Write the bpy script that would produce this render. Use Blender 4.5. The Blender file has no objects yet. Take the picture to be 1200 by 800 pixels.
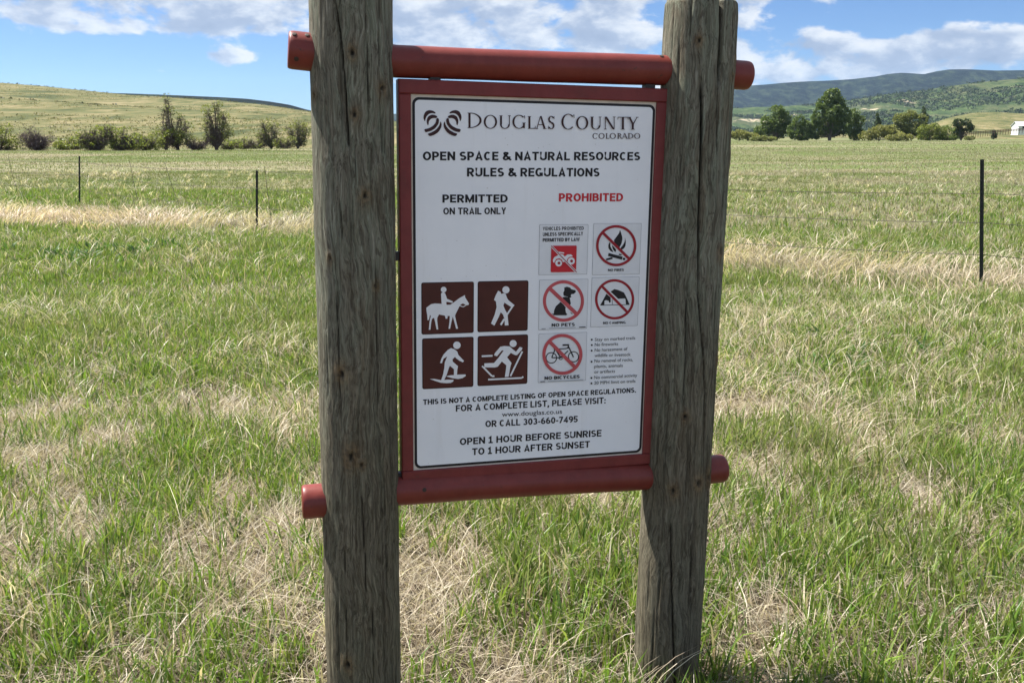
import bpy, bmesh, math, random
import numpy as np
from mathutils import Vector
from mathutils.geometry import tessellate_polygon
random.seed(7)
RNG = np.random.default_rng(11)
S = bpy.context.scene
COL = S.collection

# ------------------------------------------------------------------ camera, sky, sun, exposure
F_PX, CAM_H, HORIZON = 1080.0, 1.5, 160.0          # focal length and horizon row, in pixels of the 1200x800 photo
PITCH = math.atan((400 - HORIZON) / F_PX)
cam = bpy.data.objects.new('camera', bpy.data.cameras.new('camera'))
COL.objects.link(cam)
cam.location = (0, 0, CAM_H)
cam.rotation_euler = (math.pi / 2 - PITCH, 0, 0)
cam.data.sensor_width = 36.0
cam.data.lens = 36.0 * F_PX / 1200.0
cam.data.clip_start = 0.05
cam.data.clip_end = 40000
S.camera = cam

SUN_EL = math.radians(57)
SUN_AZ = math.atan2(-0.85, 0.53)                   # clockwise from +Y: behind the sign, to the left
SUN_DIR = Vector((math.sin(SUN_AZ) * math.cos(SUN_EL), math.cos(SUN_AZ) * math.cos(SUN_EL), math.sin(SUN_EL)))
sun = bpy.data.objects.new('sun', bpy.data.lights.new('sun', 'SUN'))
COL.objects.link(sun)
sun.data.energy = 5.0
sun.data.angle = math.radians(0.53)
sun.data.color = (1.0, 0.96, 0.89)
sun.rotation_euler = SUN_DIR.to_track_quat('Z', 'Y').to_euler()

S.view_settings.view_transform = 'Standard'
S.view_settings.look = 'None'
S.view_settings.exposure = 1.42
S.view_settings.gamma = 1.0
S.view_settings.use_curve_mapping = False
S.render.engine = 'CYCLES'
S.cycles.max_bounces = 6
S.cycles.diffuse_bounces = 3
S.cycles.transparent_max_bounces = 4
S.cycles.volume_bounces = 0
S.cycles.use_denoising = True

world = bpy.data.worlds.new('World')
S.world = world
world.use_nodes = True


class NT:
    """small node-tree writer"""
    def __init__(self, tree):
        self.t = tree
        tree.nodes.clear()

    def n(self, kind, **kw):
        nd = self.t.nodes.new(kind)
        for k, v in kw.items():
            if k.startswith('i_'):
                nd.inputs[k[2:].replace('_', ' ')].default_value = v
            else:
                setattr(nd, k, v)
        return nd

    def l(self, a, b):
        self.t.links.new(a, b)

    def m(self, op, a, b=None, c=None, clamp=False):
        nd = self.t.nodes.new('ShaderNodeMath')
        nd.operation = op
        nd.use_clamp = clamp
        for i, v in enumerate((a, b, c)):
            if v is None:
                continue
            if isinstance(v, (int, float)):
                nd.inputs[i].default_value = v
            else:
                self.l(v, nd.inputs[i])
        return nd.outputs[0]

    def noise(self, vec, scale, detail=4, rough=0.55, dist=0.0):
        nd = self.n('ShaderNodeTexNoise')
        nd.inputs['Scale'].default_value = scale
        nd.inputs['Detail'].default_value = detail
        nd.inputs['Roughness'].default_value = rough
        nd.inputs['Distortion'].default_value = dist
        if vec is not None:
            self.l(vec, nd.inputs['Vector'])
        return nd.outputs['Fac']

    def mapping(self, vec, scale=(1, 1, 1), rot=(0, 0, 0), loc=(0, 0, 0)):
        nd = self.n('ShaderNodeMapping')
        nd.inputs['Scale'].default_value = scale
        nd.inputs['Rotation'].default_value = rot
        nd.inputs['Location'].default_value = loc
        self.l(vec, nd.inputs['Vector'])
        return nd.outputs[0]

    def ramp(self, fac, stops):
        nd = self.n('ShaderNodeValToRGB')
        cr = nd.color_ramp
        while len(cr.elements) < len(stops):
            cr.elements.new(0.5)
        for e, (p, c) in zip(cr.elements, stops):
            e.position = p
            e.color = (c, c, c, 1) if isinstance(c, (int, float)) else (*c, 1)
        self.l(fac, nd.inputs[0])
        return nd.outputs[0]

    def mix(self, fac, a, b, blend='MIX'):
        nd = self.n('ShaderNodeMix', data_type='RGBA', blend_type=blend)
        for sock, v in ((nd.inputs[0], fac), (nd.inputs[6], a), (nd.inputs[7], b)):
            if isinstance(v, (int, float)):
                sock.default_value = v
            elif isinstance(v, tuple):
                sock.default_value = (*v, 1)
            else:
                self.l(v, sock)
        return nd.outputs[2]


def build_world():
    w = NT(world.node_tree)
    out = w.n('ShaderNodeOutputWorld')
    sky = w.n('ShaderNodeTexSky', sky_type='NISHITA')
    sky.sun_disc = False
    sky.sun_elevation = SUN_EL
    sky.sun_rotation = SUN_AZ
    sky.altitude = 1900
    sky.air_density = 1.0
    sky.dust_density = 0.0
    sky.ozone_density = 4.0
    bg = w.n('ShaderNodeBackground')
    bg.inputs['Strength'].default_value = 0.05
    tint = w.mix(1.0, sky.outputs[0], (0.54, 0.67, 0.86), 'MULTIPLY')
    w.l(tint, bg.inputs['Color'])
    tc = w.n('ShaderNodeTexCoord')
    sep = w.n('ShaderNodeSeparateXYZ')
    w.l(tc.outputs['Generated'], sep.inputs[0])
    az = w.m('ARCTAN2', sep.outputs[0], sep.outputs[1])
    el = w.m('ARCSINE', sep.outputs[2])
    # cloud layer in azimuth / elevation (radians); elevation stretched so that clouds near the horizon are flat-based
    cv = w.n('ShaderNodeCombineXYZ')
    w.l(az, cv.inputs[0])
    w.l(w.m('MULTIPLY', el, 1.9), cv.inputs[1])
    n1 = w.noise(cv.outputs[0], 15.0, 9, 0.58, 0.15)
    cv2 = w.n('ShaderNodeCombineXYZ')
    w.l(w.m('ADD', az, 0.012), cv2.inputs[0])
    w.l(w.m('MULTIPLY', w.m('ADD', el, 0.010), 1.9), cv2.inputs[1])
    n2 = w.noise(cv2.outputs[0], 15.0, 9, 0.58, 0.15)
    # cloud banks: (azimuth, elevation, half width, half height, weight) in degrees
    def d(px, py):
        a = math.atan((px - 600) / (F_PX * math.cos(PITCH) + (400 - py) * math.sin(PITCH)))
        return math.degrees(a), math.degrees(math.atan((HORIZON - py) / F_PX))
    banks = []
    for px, py, wx, wy, wt in ((150, 4, 330, 34, .78), (330, 8, 150, 34, .50), (130, 48, 120, 14, .50), (35, 40, 70, 12, .25), (262, 75, 50, 10, .56),
                               (600, 12, 200, 60, .78), (720, 30, 100, 50, .45), (470, 40, 60, 60, .4),
                               (955, 82, 150, 29, .80), (1090, 84, 140, 22, .66), (1190, 68, 50, 14, .45), (905, 6, 62, 22, .48),
                               (1160, 6, 80, 11, .45), (1172, 30, 24, 7, .40), (1050, 6, 22, 8, .36), (1105, 55, 30, 8, .25),
                               (320, 50, 50, 8, .2)):
        a, e = d(px, py)
        banks.append((math.radians(a), math.radians(e), wx / F_PX, wy / F_PX, wt))
    tot = None
    for a, e, sx, sy, wt in banks:
        q = w.m('ADD', w.m('POWER', w.m('DIVIDE', w.m('SUBTRACT', az, a), sx), 2.0),
                w.m('POWER', w.m('DIVIDE', w.m('SUBTRACT', el, e), sy), 2.0))
        g = w.m('MULTIPLY', w.m('EXPONENT', w.m('MULTIPLY', q, -1.0)), wt)
        tot = g if tot is None else w.m('ADD', tot, g)
    # unseen cloud added outside the view, to brighten the shaded sign panel
    out_view = w.m('SUBTRACT', 1.0, w.m('MULTIPLY', w.m('LESS_THAN', w.m('ABSOLUTE', az), 0.66), w.m('LESS_THAN', el, 0.19)))
    tot = w.m('ADD', w.m('MINIMUM', tot, 0.66), w.m('MULTIPLY', out_view, 0.36))
    dens = w.m('ADD', w.m('MULTIPLY', w.m('SUBTRACT', n1, 0.5), 2.5), w.m('SUBTRACT', tot, 0.31))
    fac = w.n('ShaderNodeMapRange', interpolation_type='SMOOTHSTEP')
    fac.inputs['From Min'].default_value = 0.0
    fac.inputs['From Max'].default_value = 0.30
    fac.inputs['To Max'].default_value = 0.95
    w.l(dens, fac.inputs['Value'])
    above = w.n('ShaderNodeMapRange')
    above.inputs['From Min'].default_value = -0.02
    above.inputs['From Max'].default_value = 0.0
    w.l(el, above.inputs['Value'])
    f = w.m('MULTIPLY', fac.outputs[0], above.outputs[0])
    # cloud brightness: edges towards the sun white, thick bodies blue-grey
    lit = w.m('ADD', w.m('MULTIPLY', w.m('SUBTRACT', n1, n2), 2.6), w.m('SUBTRACT', 0.80, w.m('MULTIPLY', dens, 0.62)), clamp=True)
    ccol = w.ramp(lit, [(0.0, (0.33, 0.40, 0.54)), (0.45, (0.45, 0.525, 0.67)), (0.8, (0.82, 0.86, 0.92)), (1.0, (0.96, 0.97, 0.98))])
    cb = w.n('ShaderNodeBackground')
    # the added cloud outside the view is made brighter, as extra fill light
    w.l(w.m('ADD', 0.36, w.m('MULTIPLY', out_view, 0.30)), cb.inputs['Strength'])
    w.l(ccol, cb.inputs['Color'])
    ms = w.n('ShaderNodeMixShader')
    w.l(f, ms.inputs[0])
    w.l(bg.outputs[0], ms.inputs[1])
    w.l(cb.outputs[0], ms.inputs[2])
    w.l(ms.outputs[0], out.inputs['Surface'])


build_world()

# ------------------------------------------------------------------ helpers
CP, SP = math.cos(PITCH), math.sin(PITCH)
CAM = np.array([0, 0, CAM_H])


def ray(px, py):
    d = np.array([(px - 600) / F_PX, 0, 0]) - (py - 400) / F_PX * np.array([0, SP, CP]) + np.array([0, CP, -SP])
    return d


def ground_at(px, py):
    d = ray(px, py)
    return CAM + d * (-CAM_H / d[2])


def at_depth(px, y):
    """x of the column px at the distance y, near the horizon"""
    return (px - 600) / F_PX * (y * CP + CAM_H * SP)


def tag(o, label=None, cat=None, group=None, kind=None):
    if label: o['label'] = label
    if cat: o['category'] = cat
    if group: o['group'] = group
    if kind: o['kind'] = kind
    return o


def empty(name, loc=(0, 0, 0)):
    o = bpy.data.objects.new(name, None)
    o.empty_display_size = 0.2
    o.location = loc
    COL.objects.link(o)
    return o


def mesh_obj(name, verts, faces, mats, parent=None, smooth=False, midx=None, col=None):
    me = bpy.data.meshes.new(name)
    if isinstance(verts, np.ndarray):
        me.from_pydata(verts.tolist(), [], faces if isinstance(faces, list) else faces.tolist())
    else:
        me.from_pydata(verts, [], faces)
    for m in (mats if isinstance(mats, (list, tuple)) else [mats]):
        me.materials.append(m)
    if midx is not None:
        me.polygons.foreach_set('material_index', np.array(midx, dtype=np.int32))
    if smooth:
        me.polygons.foreach_set('use_smooth', np.ones(len(me.polygons), dtype=bool))
    if col is not None:
        for k, a in (col.items() if isinstance(col, dict) else [('tint', col)]):
            if a.ndim == 1:
                at = me.attributes.new(k, 'FLOAT', 'POINT')
                at.data.foreach_set('value', a.astype(np.float32))
            else:
                at = me.attributes.new(k, 'FLOAT_COLOR', 'POINT')
                c4 = np.ones((len(a), 4), dtype=np.float32)
                c4[:, :3] = a
                at.data.foreach_set('color', c4.ravel())
    me.update()
    o = bpy.data.objects.new(name, me)
    COL.objects.link(o)
    if parent is not None:
        o.parent = parent
    return o


def fast_mesh(name, V, loops, starts, totals, mat, col=None, smooth=False):
    """large meshes straight from arrays"""
    me = bpy.data.meshes.new(name)
    me.vertices.add(len(V))
    me.vertices.foreach_set('co', V.astype(np.float32).ravel())
    me.loops.add(len(loops))
    me.loops.foreach_set('vertex_index', loops.astype(np.int32))
    me.polygons.add(len(starts))
    me.polygons.foreach_set('loop_start', starts.astype(np.int32))
    me.polygons.foreach_set('loop_total', totals.astype(np.int32))
    if smooth:
        me.polygons.foreach_set('use_smooth', np.ones(len(starts), dtype=bool))
    me.materials.append(mat)
    if col is not None:
        at = me.attributes.new('tint', 'FLOAT_COLOR', 'POINT')
        c4 = np.ones((len(V), 4), dtype=np.float32)
        c4[:, :3] = col
        at.data.foreach_set('color', c4.ravel())
    me.update(calc_edges=True)
    o = bpy.data.objects.new(name, me)
    COL.objects.link(o)
    return o


def quads_mesh(name, V, Q, mat, col=None, smooth=False):
    n = len(Q)
    return fast_mesh(name, V, Q.ravel(), np.arange(n) * 4, np.full(n, 4), mat, col, smooth)


def hash3(ix, iy, iz):
    h = (ix.astype(np.int64) * 374761393 + iy.astype(np.int64) * 668265263 + iz.astype(np.int64) * 1274126177) & 0x7fffffff
    h = ((h ^ (h >> 13)) * 1274126177) & 0x7fffffff
    return ((h ^ (h >> 16)) & 0xffff) / 65535.0


def vnoise(x, y, z=None):
    x = np.asarray(x, float); y = np.asarray(y, float)
    z = np.zeros_like(x) if z is None else np.asarray(z, float)
    x, y, z = np.broadcast_arrays(x, y, z)
    ix, iy, iz = np.floor(x).astype(int), np.floor(y).astype(int), np.floor(z).astype(int)
    fx, fy, fz = x - ix, y - iy, z - iz
    fx, fy, fz = [t * t * (3 - 2 * t) for t in (fx, fy, fz)]
    r = 0
    for a in (0, 1):
        for b in (0, 1):
            for c in (0, 1):
                r = r + hash3(ix + a, iy + b, iz + c) * (fx if a else 1 - fx) * (fy if b else 1 - fy) * (fz if c else 1 - fz)
    return r


def fbm(x, y, z=None, oct=4, gain=0.5):
    s, a, t = 0, 1.0, 0
    x = np.asarray(x, float); y = np.asarray(y, float)
    for k in range(oct):
        zz = None if z is None else np.asarray(z) * 2 ** k + k * 5.3
        s = s + a * vnoise(x * 2 ** k + k * 17.1, y * 2 ** k + k * 9.7, zz)
        t += a
        a *= gain
    return s / t


def sstep(a, b, x):
    t = np.clip((np.asarray(x, float) - a) / (b - a), 0, 1)
    return t * t * (3 - 2 * t)


# ------------------------------------------------------------------ materials
def material(name):
    m = bpy.data.materials.new(name)
    m.use_nodes = True
    t = NT(m.node_tree)
    out = t.n('ShaderNodeOutputMaterial')
    return m, t, out


def principled(t, out, rough=0.7, spec=0.3):
    p = t.n('ShaderNodeBsdfPrincipled')
    p.inputs['Roughness'].default_value = rough
    p.inputs['Specular IOR Level'].default_value = spec
    t.l(p.outputs[0], out.inputs['Surface'])
    return p


def bump(t, p, height, strength=0.3, dist=0.01):
    b = t.n('ShaderNodeBump')
    b.inputs['Strength'].default_value = strength
    b.inputs['Distance'].default_value = dist
    t.l(height, b.inputs['Height'])
    t.l(b.outputs[0], p.inputs['Normal'])


def mat_plain(name, c, rough=0.6, spec=0.3, var=0.12, scale=30.0, bstr=0.0, metallic=0.0):
    m, t, out = material(name)
    p = principled(t, out, rough, spec)
    p.inputs['Metallic'].default_value = metallic
    tc = t.n('ShaderNodeTexCoord')
    n = t.noise(tc.outputs['Object'], scale, 5, 0.6)
    lo = tuple(v * (1 - var) for v in c); hi = tuple(min(1, v * (1 + var)) for v in c)
    t.l(t.ramp(n, [(0.3, lo), (0.7, hi)]), p.inputs['Base Color'])
    if bstr:
        bump(t, p, n, bstr, 0.002)
    return m


def mat_attr(name, rough=0.7, transl=0.0, spec=0.25, hue_noise=0.0):
    """colour comes from the mesh: every blade or leaf has a colour of its own"""
    m, t, out = material(name)
    a = t.n('ShaderNodeAttribute', attribute_name='tint')
    p = t.n('ShaderNodeBsdfPrincipled')
    p.inputs['Roughness'].default_value = rough
    p.inputs['Specular IOR Level'].default_value = spec
    t.l(a.outputs['Color'], p.inputs['Base Color'])
    if transl:
        tr = t.n('ShaderNodeBsdfTranslucent')
        t.l(t.mix(1.0, a.outputs['Color'], (1.15, 1.2, 0.75), 'MULTIPLY'), tr.inputs['Color'])
        ms = t.n('ShaderNodeMixShader')
        ms.inputs[0].default_value = transl
        t.l(p.outputs[0], ms.inputs[1]); t.l(tr.outputs[0], ms.inputs[2])
        t.l(ms.outputs[0], out.inputs['Surface'])
    else:
        t.l(p.outputs[0], out.inputs['Surface'])
    return m


def mat_wood_post(name, seed):
    m, t, out = material(name)
    p = principled(t, out, 0.85, 0.2)
    tc = t.n('ShaderNodeTexCoord')
    # the grain wanders and bends round knots
    wob = t.n('ShaderNodeTexNoise')
    wob.inputs['Scale'].default_value = 5.0
    wob.inputs['Detail'].default_value = 3
    t.l(t.mapping(tc.outputs['Object'], (1, 1, 0.8), loc=(seed, 0, 0)), wob.inputs['Vector'])
    sh = t.n('ShaderNodeVectorMath', operation='MULTIPLY_ADD')
    sh.inputs[1].default_value = (0.075, 0.075, 0)
    t.l(wob.outputs['Color'], sh.inputs[0])
    t.l(t.mapping(tc.outputs['Object'], loc=(seed, seed * 2.0, 0)), sh.inputs[2])
    o = sh.outputs[0]
    fine = t.noise(t.mapping(o, (1, 1, 0.045)), 130, 8, 0.78, 0.9)       # fine grain lines
    streak = t.noise(t.mapping(o, (1, 1, 0.09)), 34, 6, 0.65, 1.2)      # broader weathered streaks
    patch = t.noise(t.mapping(o, (1, 1, 0.35)), 9, 5, 0.6, 0.8)
    ring = t.noise(t.mapping(o, (1, 1, 0.16)), 48, 4, 0.65, 3.2)
    base = t.ramp(fine, [(0.34, (0.035, 0.030, 0.022)), (0.43, (0.135, 0.122, 0.090)), (0.54, (0.215, 0.200, 0.152)), (0.68, (0.37, 0.355, 0.285))])
    brown = t.ramp(fine, [(0.34, (0.026, 0.019, 0.012)), (0.5, (0.128, 0.102, 0.066)), (0.68, (0.26, 0.212, 0.145))])
    green = t.ramp(fine, [(0.33, (0.055, 0.062, 0.043)), (0.5, (0.190, 0.212, 0.155)), (0.68, (0.33, 0.365, 0.280))])
    c = t.mix(t.ramp(patch, [(0.46, 0.0), (0.64, 0.7)]), base, brown)
    c = t.mix(t.ramp(streak, [(0.45, 0.0), (0.62, 0.65)]), c, green)
    # lower half of the post is darker and browner
    sep = t.n('ShaderNodeSeparateXYZ'); t.l(tc.outputs['Object'], sep.inputs[0])
    low = t.n('ShaderNodeMapRange')
    low.inputs['From Min'].default_value = 1.25; low.inputs['From Max'].default_value = 0.6
    low.inputs['To Max'].default_value = 0.7
    t.l(sep.outputs[2], low.inputs['Value'])
    c = t.mix(low.outputs[0], c, brown)
    dark = t.ramp(ring, [(0.55, 0.0), (0.60, 0.55)])
    c = t.mix(dark, c, (0.055, 0.043, 0.030))
    mk = t.n('ShaderNodeAttribute', attribute_name='mark')
    c = t.mix(t.m('MULTIPLY', mk.outputs['Fac'], 0.93), c, (0.012, 0.009, 0.006))
    kn = t.n('ShaderNodeAttribute', attribute_name='knot')
    kc = t.ramp(t.noise(o, 90, 3), [(0.4, (0.10, 0.058, 0.028)), (0.6, (0.24, 0.15, 0.07))])
    c = t.mix(t.m('MULTIPLY', kn.outputs['Fac'], 0.75), c, kc)
    c = t.mix(1.0, c, (0.93, 0.95, 0.94), 'MULTIPLY')
    t.l(c, p.inputs['Base Color'])
    h = t.m('ADD', t.m('MULTIPLY', fine, 0.7), t.m('MULTIPLY', ring, -0.35))
    bump(t, p, h, 0.9, 0.009)
    return m


def mat_red_paint(name, c, rough=0.42, worn=0.5):
    m, t, out = material(name)
    p = principled(t, out, rough, 0.35)
    tc = t.n('ShaderNodeTexCoord')
    o = tc.outputs['Object']
    a = t.noise(o, 22, 6, 0.6)
    b = t.noise(o, 170, 4, 0.6)
    col = t.ramp(a, [(0.3, tuple(v * 0.86 for v in c)), (0.7, tuple(v * 1.16 for v in c))])
    # chalky scuffs and small chips
    col = t.mix(t.ramp(b, [(0.66, 0.0), (0.72, worn)]), col, (c[0] * 1.35, c[1] * 2.6, c[2] * 2.6))
    chalk = t.noise(t.mapping(o, (1, 1, 0.5)), 11, 8, 0.75, 0.6)
    col = t.mix(t.ramp(chalk, [(0.46, 0.0), (0.70, 0.40)]), col, (c[0] * 1.35, c[1] * 1.8, c[2] * 1.8))
    chip = t.noise(o, 64, 5, 0.72)
    col = t.mix(t.ramp(chip, [(0.665, 0.0), (0.68, 0.9)]), col, (0.045, 0.028, 0.022))
    dirt = t.noise(o, 8, 7, 0.7, 1.0)
    col = t.mix(t.ramp(dirt, [(0.55, 0.0), (0.75, 0.3)]), col, (0.12, 0.05, 0.035))
    t.l(col, p.inputs['Base Color'])
    bump(t, p, t.noise(o, 120, 3), 0.10, 0.002)
    return m


def mat_panel(name):
    m, t, out = material(name)
    p = principled(t, out, 0.38, 0.4)
    tc = t.n('ShaderNodeTexCoord')
    o = tc.outputs['Object']
    n = t.noise(o, 5, 6, 0.6)
    c = t.ramp(n, [(0.35, (0.79, 0.81, 0.83)), (0.65, (0.845, 0.86, 0.875))])
    sp = t.noise(o, 130, 2, 0.5)
    c = t.mix(t.ramp(sp, [(0.735, 0.0), (0.77, 0.4)]), c, (0.30, 0.27, 0.23))
    run = t.noise(t.mapping(o, (1, 1, 0.06)), 26, 5, 0.65)
    c = t.mix(t.ramp(run, [(0.58, 0.0), (0.8, 0.22)]), c, (0.55, 0.53, 0.49))
    t.l(c, p.inputs['Base Color'])
    return m


# --------------------------------------------------- colour fields shared by the ground and the grass
STRAW_LINE = [(-30, 33), (-14, 20.5), (-9.2, 17.2), (-3.8, 15.6), (-0.3, 14.0), (2.6, 11.6), (5.0, 9.9), (8.5, 8.0), (14, 4.5)]


def line_dist(x, y, pts):
    best = np.full(np.shape(x), 1e9)
    for (ax, ay), (bx, by) in zip(pts[:-1], pts[1:]):
        dx, dy = bx - ax, by - ay
        t = np.clip(((x - ax) * dx + (y - ay) * dy) / (dx * dx + dy * dy), 0, 1)
        best = np.minimum(best, np.hypot(x - ax - t * dx, y - ay - t * dy))
    return best


def mat_field(name):
    """soil and matted thatch close by, streaks of green and dry pasture further out"""
    m, t, out = material(name)
    p = principled(t, out, 0.95, 0.1)
    g = t.n('ShaderNodeNewGeometry')
    P = g.outputs['Position']
    big = t.noise(t.mapping(P, (0.45, 1.0, 1)), 0.040, 6, 0.62, 0.8)
    mid = t.noise(t.mapping(P, (0.5, 1.0, 1)), 0.22, 5, 0.6, 0.4)
    fine = t.noise(P, 9.0, 6, 0.7)
    vfine = t.noise(P, 60.0, 5, 0.7)
    green = t.ramp(fine, [(0.3, (0.060, 0.088, 0.022)), (0.7, (0.120, 0.155, 0.045))])
    tan = t.ramp(fine, [(0.3, (0.150, 0.132, 0.080)), (0.7, (0.25, 0.215, 0.140))])
    f = t.m('ADD', t.m('MULTIPLY', big, 0.55), t.m('MULTIPLY', mid, 0.45))
    far = t.mix(t.ramp(f, [(0.46, 0.0), (0.57, 0.90)]), green, tan)
    thatch = t.ramp(vfine, [(0.34, (0.030, 0.022, 0.016)), (0.5, (0.125, 0.098, 0.068)), (0.70, (0.30, 0.25, 0.175))])
    soil = t.mix(t.ramp(t.noise(P, 5.5, 7, 0.7), [(0.45, 0.0), (0.6, 0.85)]), thatch, (0.042, 0.031, 0.023))
    ln = t.n('ShaderNodeVectorMath', operation='LENGTH')
    t.l(P, ln.inputs[0])
    k = t.n('ShaderNodeMapRange')
    k.inputs['From Min'].default_value = 6.0; k.inputs['From Max'].default_value = 26.0
    t.l(ln.outputs['Value'], k.inputs['Value'])
    t.l(t.mix(k.outputs[0], soil, far), p.inputs['Base Color'])
    bump(t, p, vfine, 0.6, 0.02)
    return m


def mat_hill_grass(name):
    m, t, out = material(name)
    p = principled(t, out, 0.95, 0.1)
    g = t.n('ShaderNodeNewGeometry')
    P = g.outputs['Position']
    a = t.noise(t.mapping(P, (0.05, 0.004, 0.17)), 1.0, 8, 0.68, 0.5)
    b = t.noise(t.mapping(P, (0.20, 0.02, 0.7)), 1.0, 7, 0.74)
    f = t.m('ADD', t.m('MULTIPLY', a, 0.42), t.m('MULTIPLY', b, 0.58))
    c = t.ramp(f, [(0.40, (0.036, 0.048, 0.017)), (0.465, (0.080, 0.088, 0.031)), (0.53, (0.140, 0.126, 0.056)), (0.61, (0.215, 0.178, 0.096))])
    t.l(c, p.inputs['Base Color'])
    bump(t, p, b, 0.7, 1.2)
    return m


def mat_mountain(name):
    m, t, out = material(name)
    p = principled(t, out, 0.95, 0.05)
    g = t.n('ShaderNodeNewGeometry')
    P = g.outputs['Position']
    a = t.noise(t.mapping(P, (1, 0.4, 1.3)), 0.021, 8, 0.72)
    b = t.noise(P, 0.0022, 5, 0.6)
    c = t.ramp(a, [(0.42, (0.001, 0.003, 0.002)), (0.52, (0.007, 0.013, 0.008)), (0.61, (0.030, 0.042, 0.020))])
    c = t.mix(t.ramp(b, [(0.60, 0.0), (0.70, 0.4)]), c, (0.055, 0.068, 0.034))
    t.l(c, p.inputs['Base Color'])
    bump(t, p, a, 1.0, 22)
    return m


def mat_foothill(name):
    m, t, out = material(name)
    p = principled(t, out, 0.95, 0.05)
    g = t.n('ShaderNodeNewGeometry')
    P = g.outputs['Position']
    a = t.noise(t.mapping(P, (1, 0.35, 1.6)), 0.045, 7, 0.7)
    b = t.noise(t.mapping(P, (1, 0.35, 2.2)), 0.0085, 6, 0.62, 0.3)
    r = t.noise(t.mapping(P, (1, 0.3, 2.6)), 0.013, 7, 0.66, 0.3)
    scrub = t.ramp(a, [(0.35, (0.020, 0.036, 0.013)), (0.55, (0.055, 0.082, 0.027)), (0.7, (0.10, 0.125, 0.045))])
    grass = t.ramp(a, [(0.35, (0.042, 0.054, 0.022)), (0.65, (0.100, 0.104, 0.050))])
    c = t.mix(t.ramp(t.m('ADD', t.m('MULTIPLY', b, 0.6), t.m('MULTIPLY', a, 0.4)), [(0.49, 0.0), (0.58, 0.85)]), scrub, grass)
    c = t.mix(t.ramp(r, [(0.60, 0.0), (0.64, 0.9)]), c, (0.40, 0.33, 0.235))
    t.l(c, p.inputs['Base Color'])
    bump(t, p, a, 1.0, 9)
    return m


M = dict(
    red=mat_red_paint('red_rail_paint', (0.165, 0.028, 0.021)),
    frame=mat_red_paint('red_frame_paint', (0.165, 0.025, 0.023), 0.5, 0.25),
    panel=mat_panel('white_sign_face'),
    edge=mat_plain('cream_panel_edge', (0.62, 0.55, 0.46), 0.6),
    black=mat_plain('black_vinyl', (0.013, 0.012, 0.014), 0.5),
    grey=mat_plain('grey_hairline', (0.28, 0.29, 0.31), 0.6),
    brown=mat_plain('brown_vinyl', (0.070, 0.017, 0.012), 0.5, var=0.2, scale=12),
    dkbrown=mat_plain('dark_brown_vinyl', (0.020, 0.006, 0.006), 0.5),
    emblem=mat_plain('emblem_brown', (0.040, 0.012, 0.013), 0.5),
    white=mat_plain('white_vinyl', (0.76, 0.77, 0.78), 0.45, var=0.04),
    sticker=mat_plain('sticker_white', (0.72, 0.735, 0.75), 0.4, var=0.04),
    redtext=mat_plain('red_vinyl', (0.52, 0.020, 0.030), 0.45),
    darkred=mat_plain('dark_red_print', (0.30, 0.012, 0.022), 0.45),
    fadered=mat_plain('faded_red_print', (0.50, 0.085, 0.095), 0.45),
    steel=mat_plain('dark_steel', (0.030, 0.028, 0.027), 0.55, 0.4),
    nail=mat_plain('rusty_nail', (0.05, 0.032, 0.024), 0.7),
    rust=mat_plain('weathered_wire', (0.07, 0.058, 0.050), 0.7),
    tpost=mat_plain('dark_fence_paint', (0.016, 0.020, 0.019), 0.5, 0.3, 0.4, 25),
    field=mat_field('pasture_ground'),
    hill=mat_hill_grass('dry_hill_grass'),
    mountain=mat_mountain('forested_mountain'),
    foothill=mat_foothill('scrub_foothill'),
    grass=mat_attr('grass_blades', 0.45, 0.36, 0.35),
    leaf=mat_attr('leaves', 0.55, 0.42, 0.3),
    bark=mat_attr('bark', 0.9, 0.0, 0.1),
    barn=mat_plain('white_barn_boards', (0.74, 0.74, 0.72), 0.7, var=0.05, scale=1.0),
    roof=mat_plain('pale_barn_roof', (0.52, 0.53, 0.55), 0.5, var=0.08, scale=1.0),
    dark=mat_plain('dark_opening', (0.02, 0.02, 0.022), 0.6),
    fencewood=mat_plain('brown_fence_boards', (0.10, 0.060, 0.038), 0.9, var=0.3, scale=0.6),
)

# ------------------------------------------------------------------ the setting: ground, hills, mountains


def ground_z(x, y):
    r = np.hypot(x, y)
    near = (fbm(x * 0.9, y * 0.9, oct=3) - 0.5) * 0.07 * sstep(1.0, 3.0, r) * (1 - sstep(60, 110, r))
    far = (fbm(x * 0.03 + 7, y * 0.03, oct=3) - 0.5) * 0.5 * sstep(15, 70, r) * (1 - sstep(300, 500, r))
    dip = 0
    for px_, py_ in ((-0.374, 2.16), (0.47, 2.40)):
        dip = dip - 0.065 * np.exp(-((x - px_) ** 2 + (y - py_) ** 2) / 0.16)
    return near * 0.8 + far + dip


def polar_sheet(name, az0, az1, radii, naz, zfun, mat):
    az = np.linspace(az0, az1, naz)
    A, R = np.meshgrid(az, radii)
    X, Y = R * np.sin(A), R * np.cos(A)
    V = np.stack([X, Y, zfun(X, Y, A, R)], -1).reshape(-1, 3)
    nr = len(radii)
    i, j = np.meshgrid(np.arange(nr - 1), np.arange(naz - 1), indexing='ij')
    a = i * naz + j
    Q = np.stack([a, a + 1, a + 1 + naz, a + naz], -1).reshape(-1, 4)[:, ::-1]
    o = quads_mesh(name, V, Q, mat, smooth=True)
    return tag(o, kind='structure')


radii = np.concatenate([[0.02], np.geomspace(0.6, 60, 170), np.geomspace(62, 11500, 110)])
polar_sheet('ground', -math.pi, math.pi, radii, 721, lambda X, Y, A, R: ground_z(X, Y), M['field'])


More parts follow.
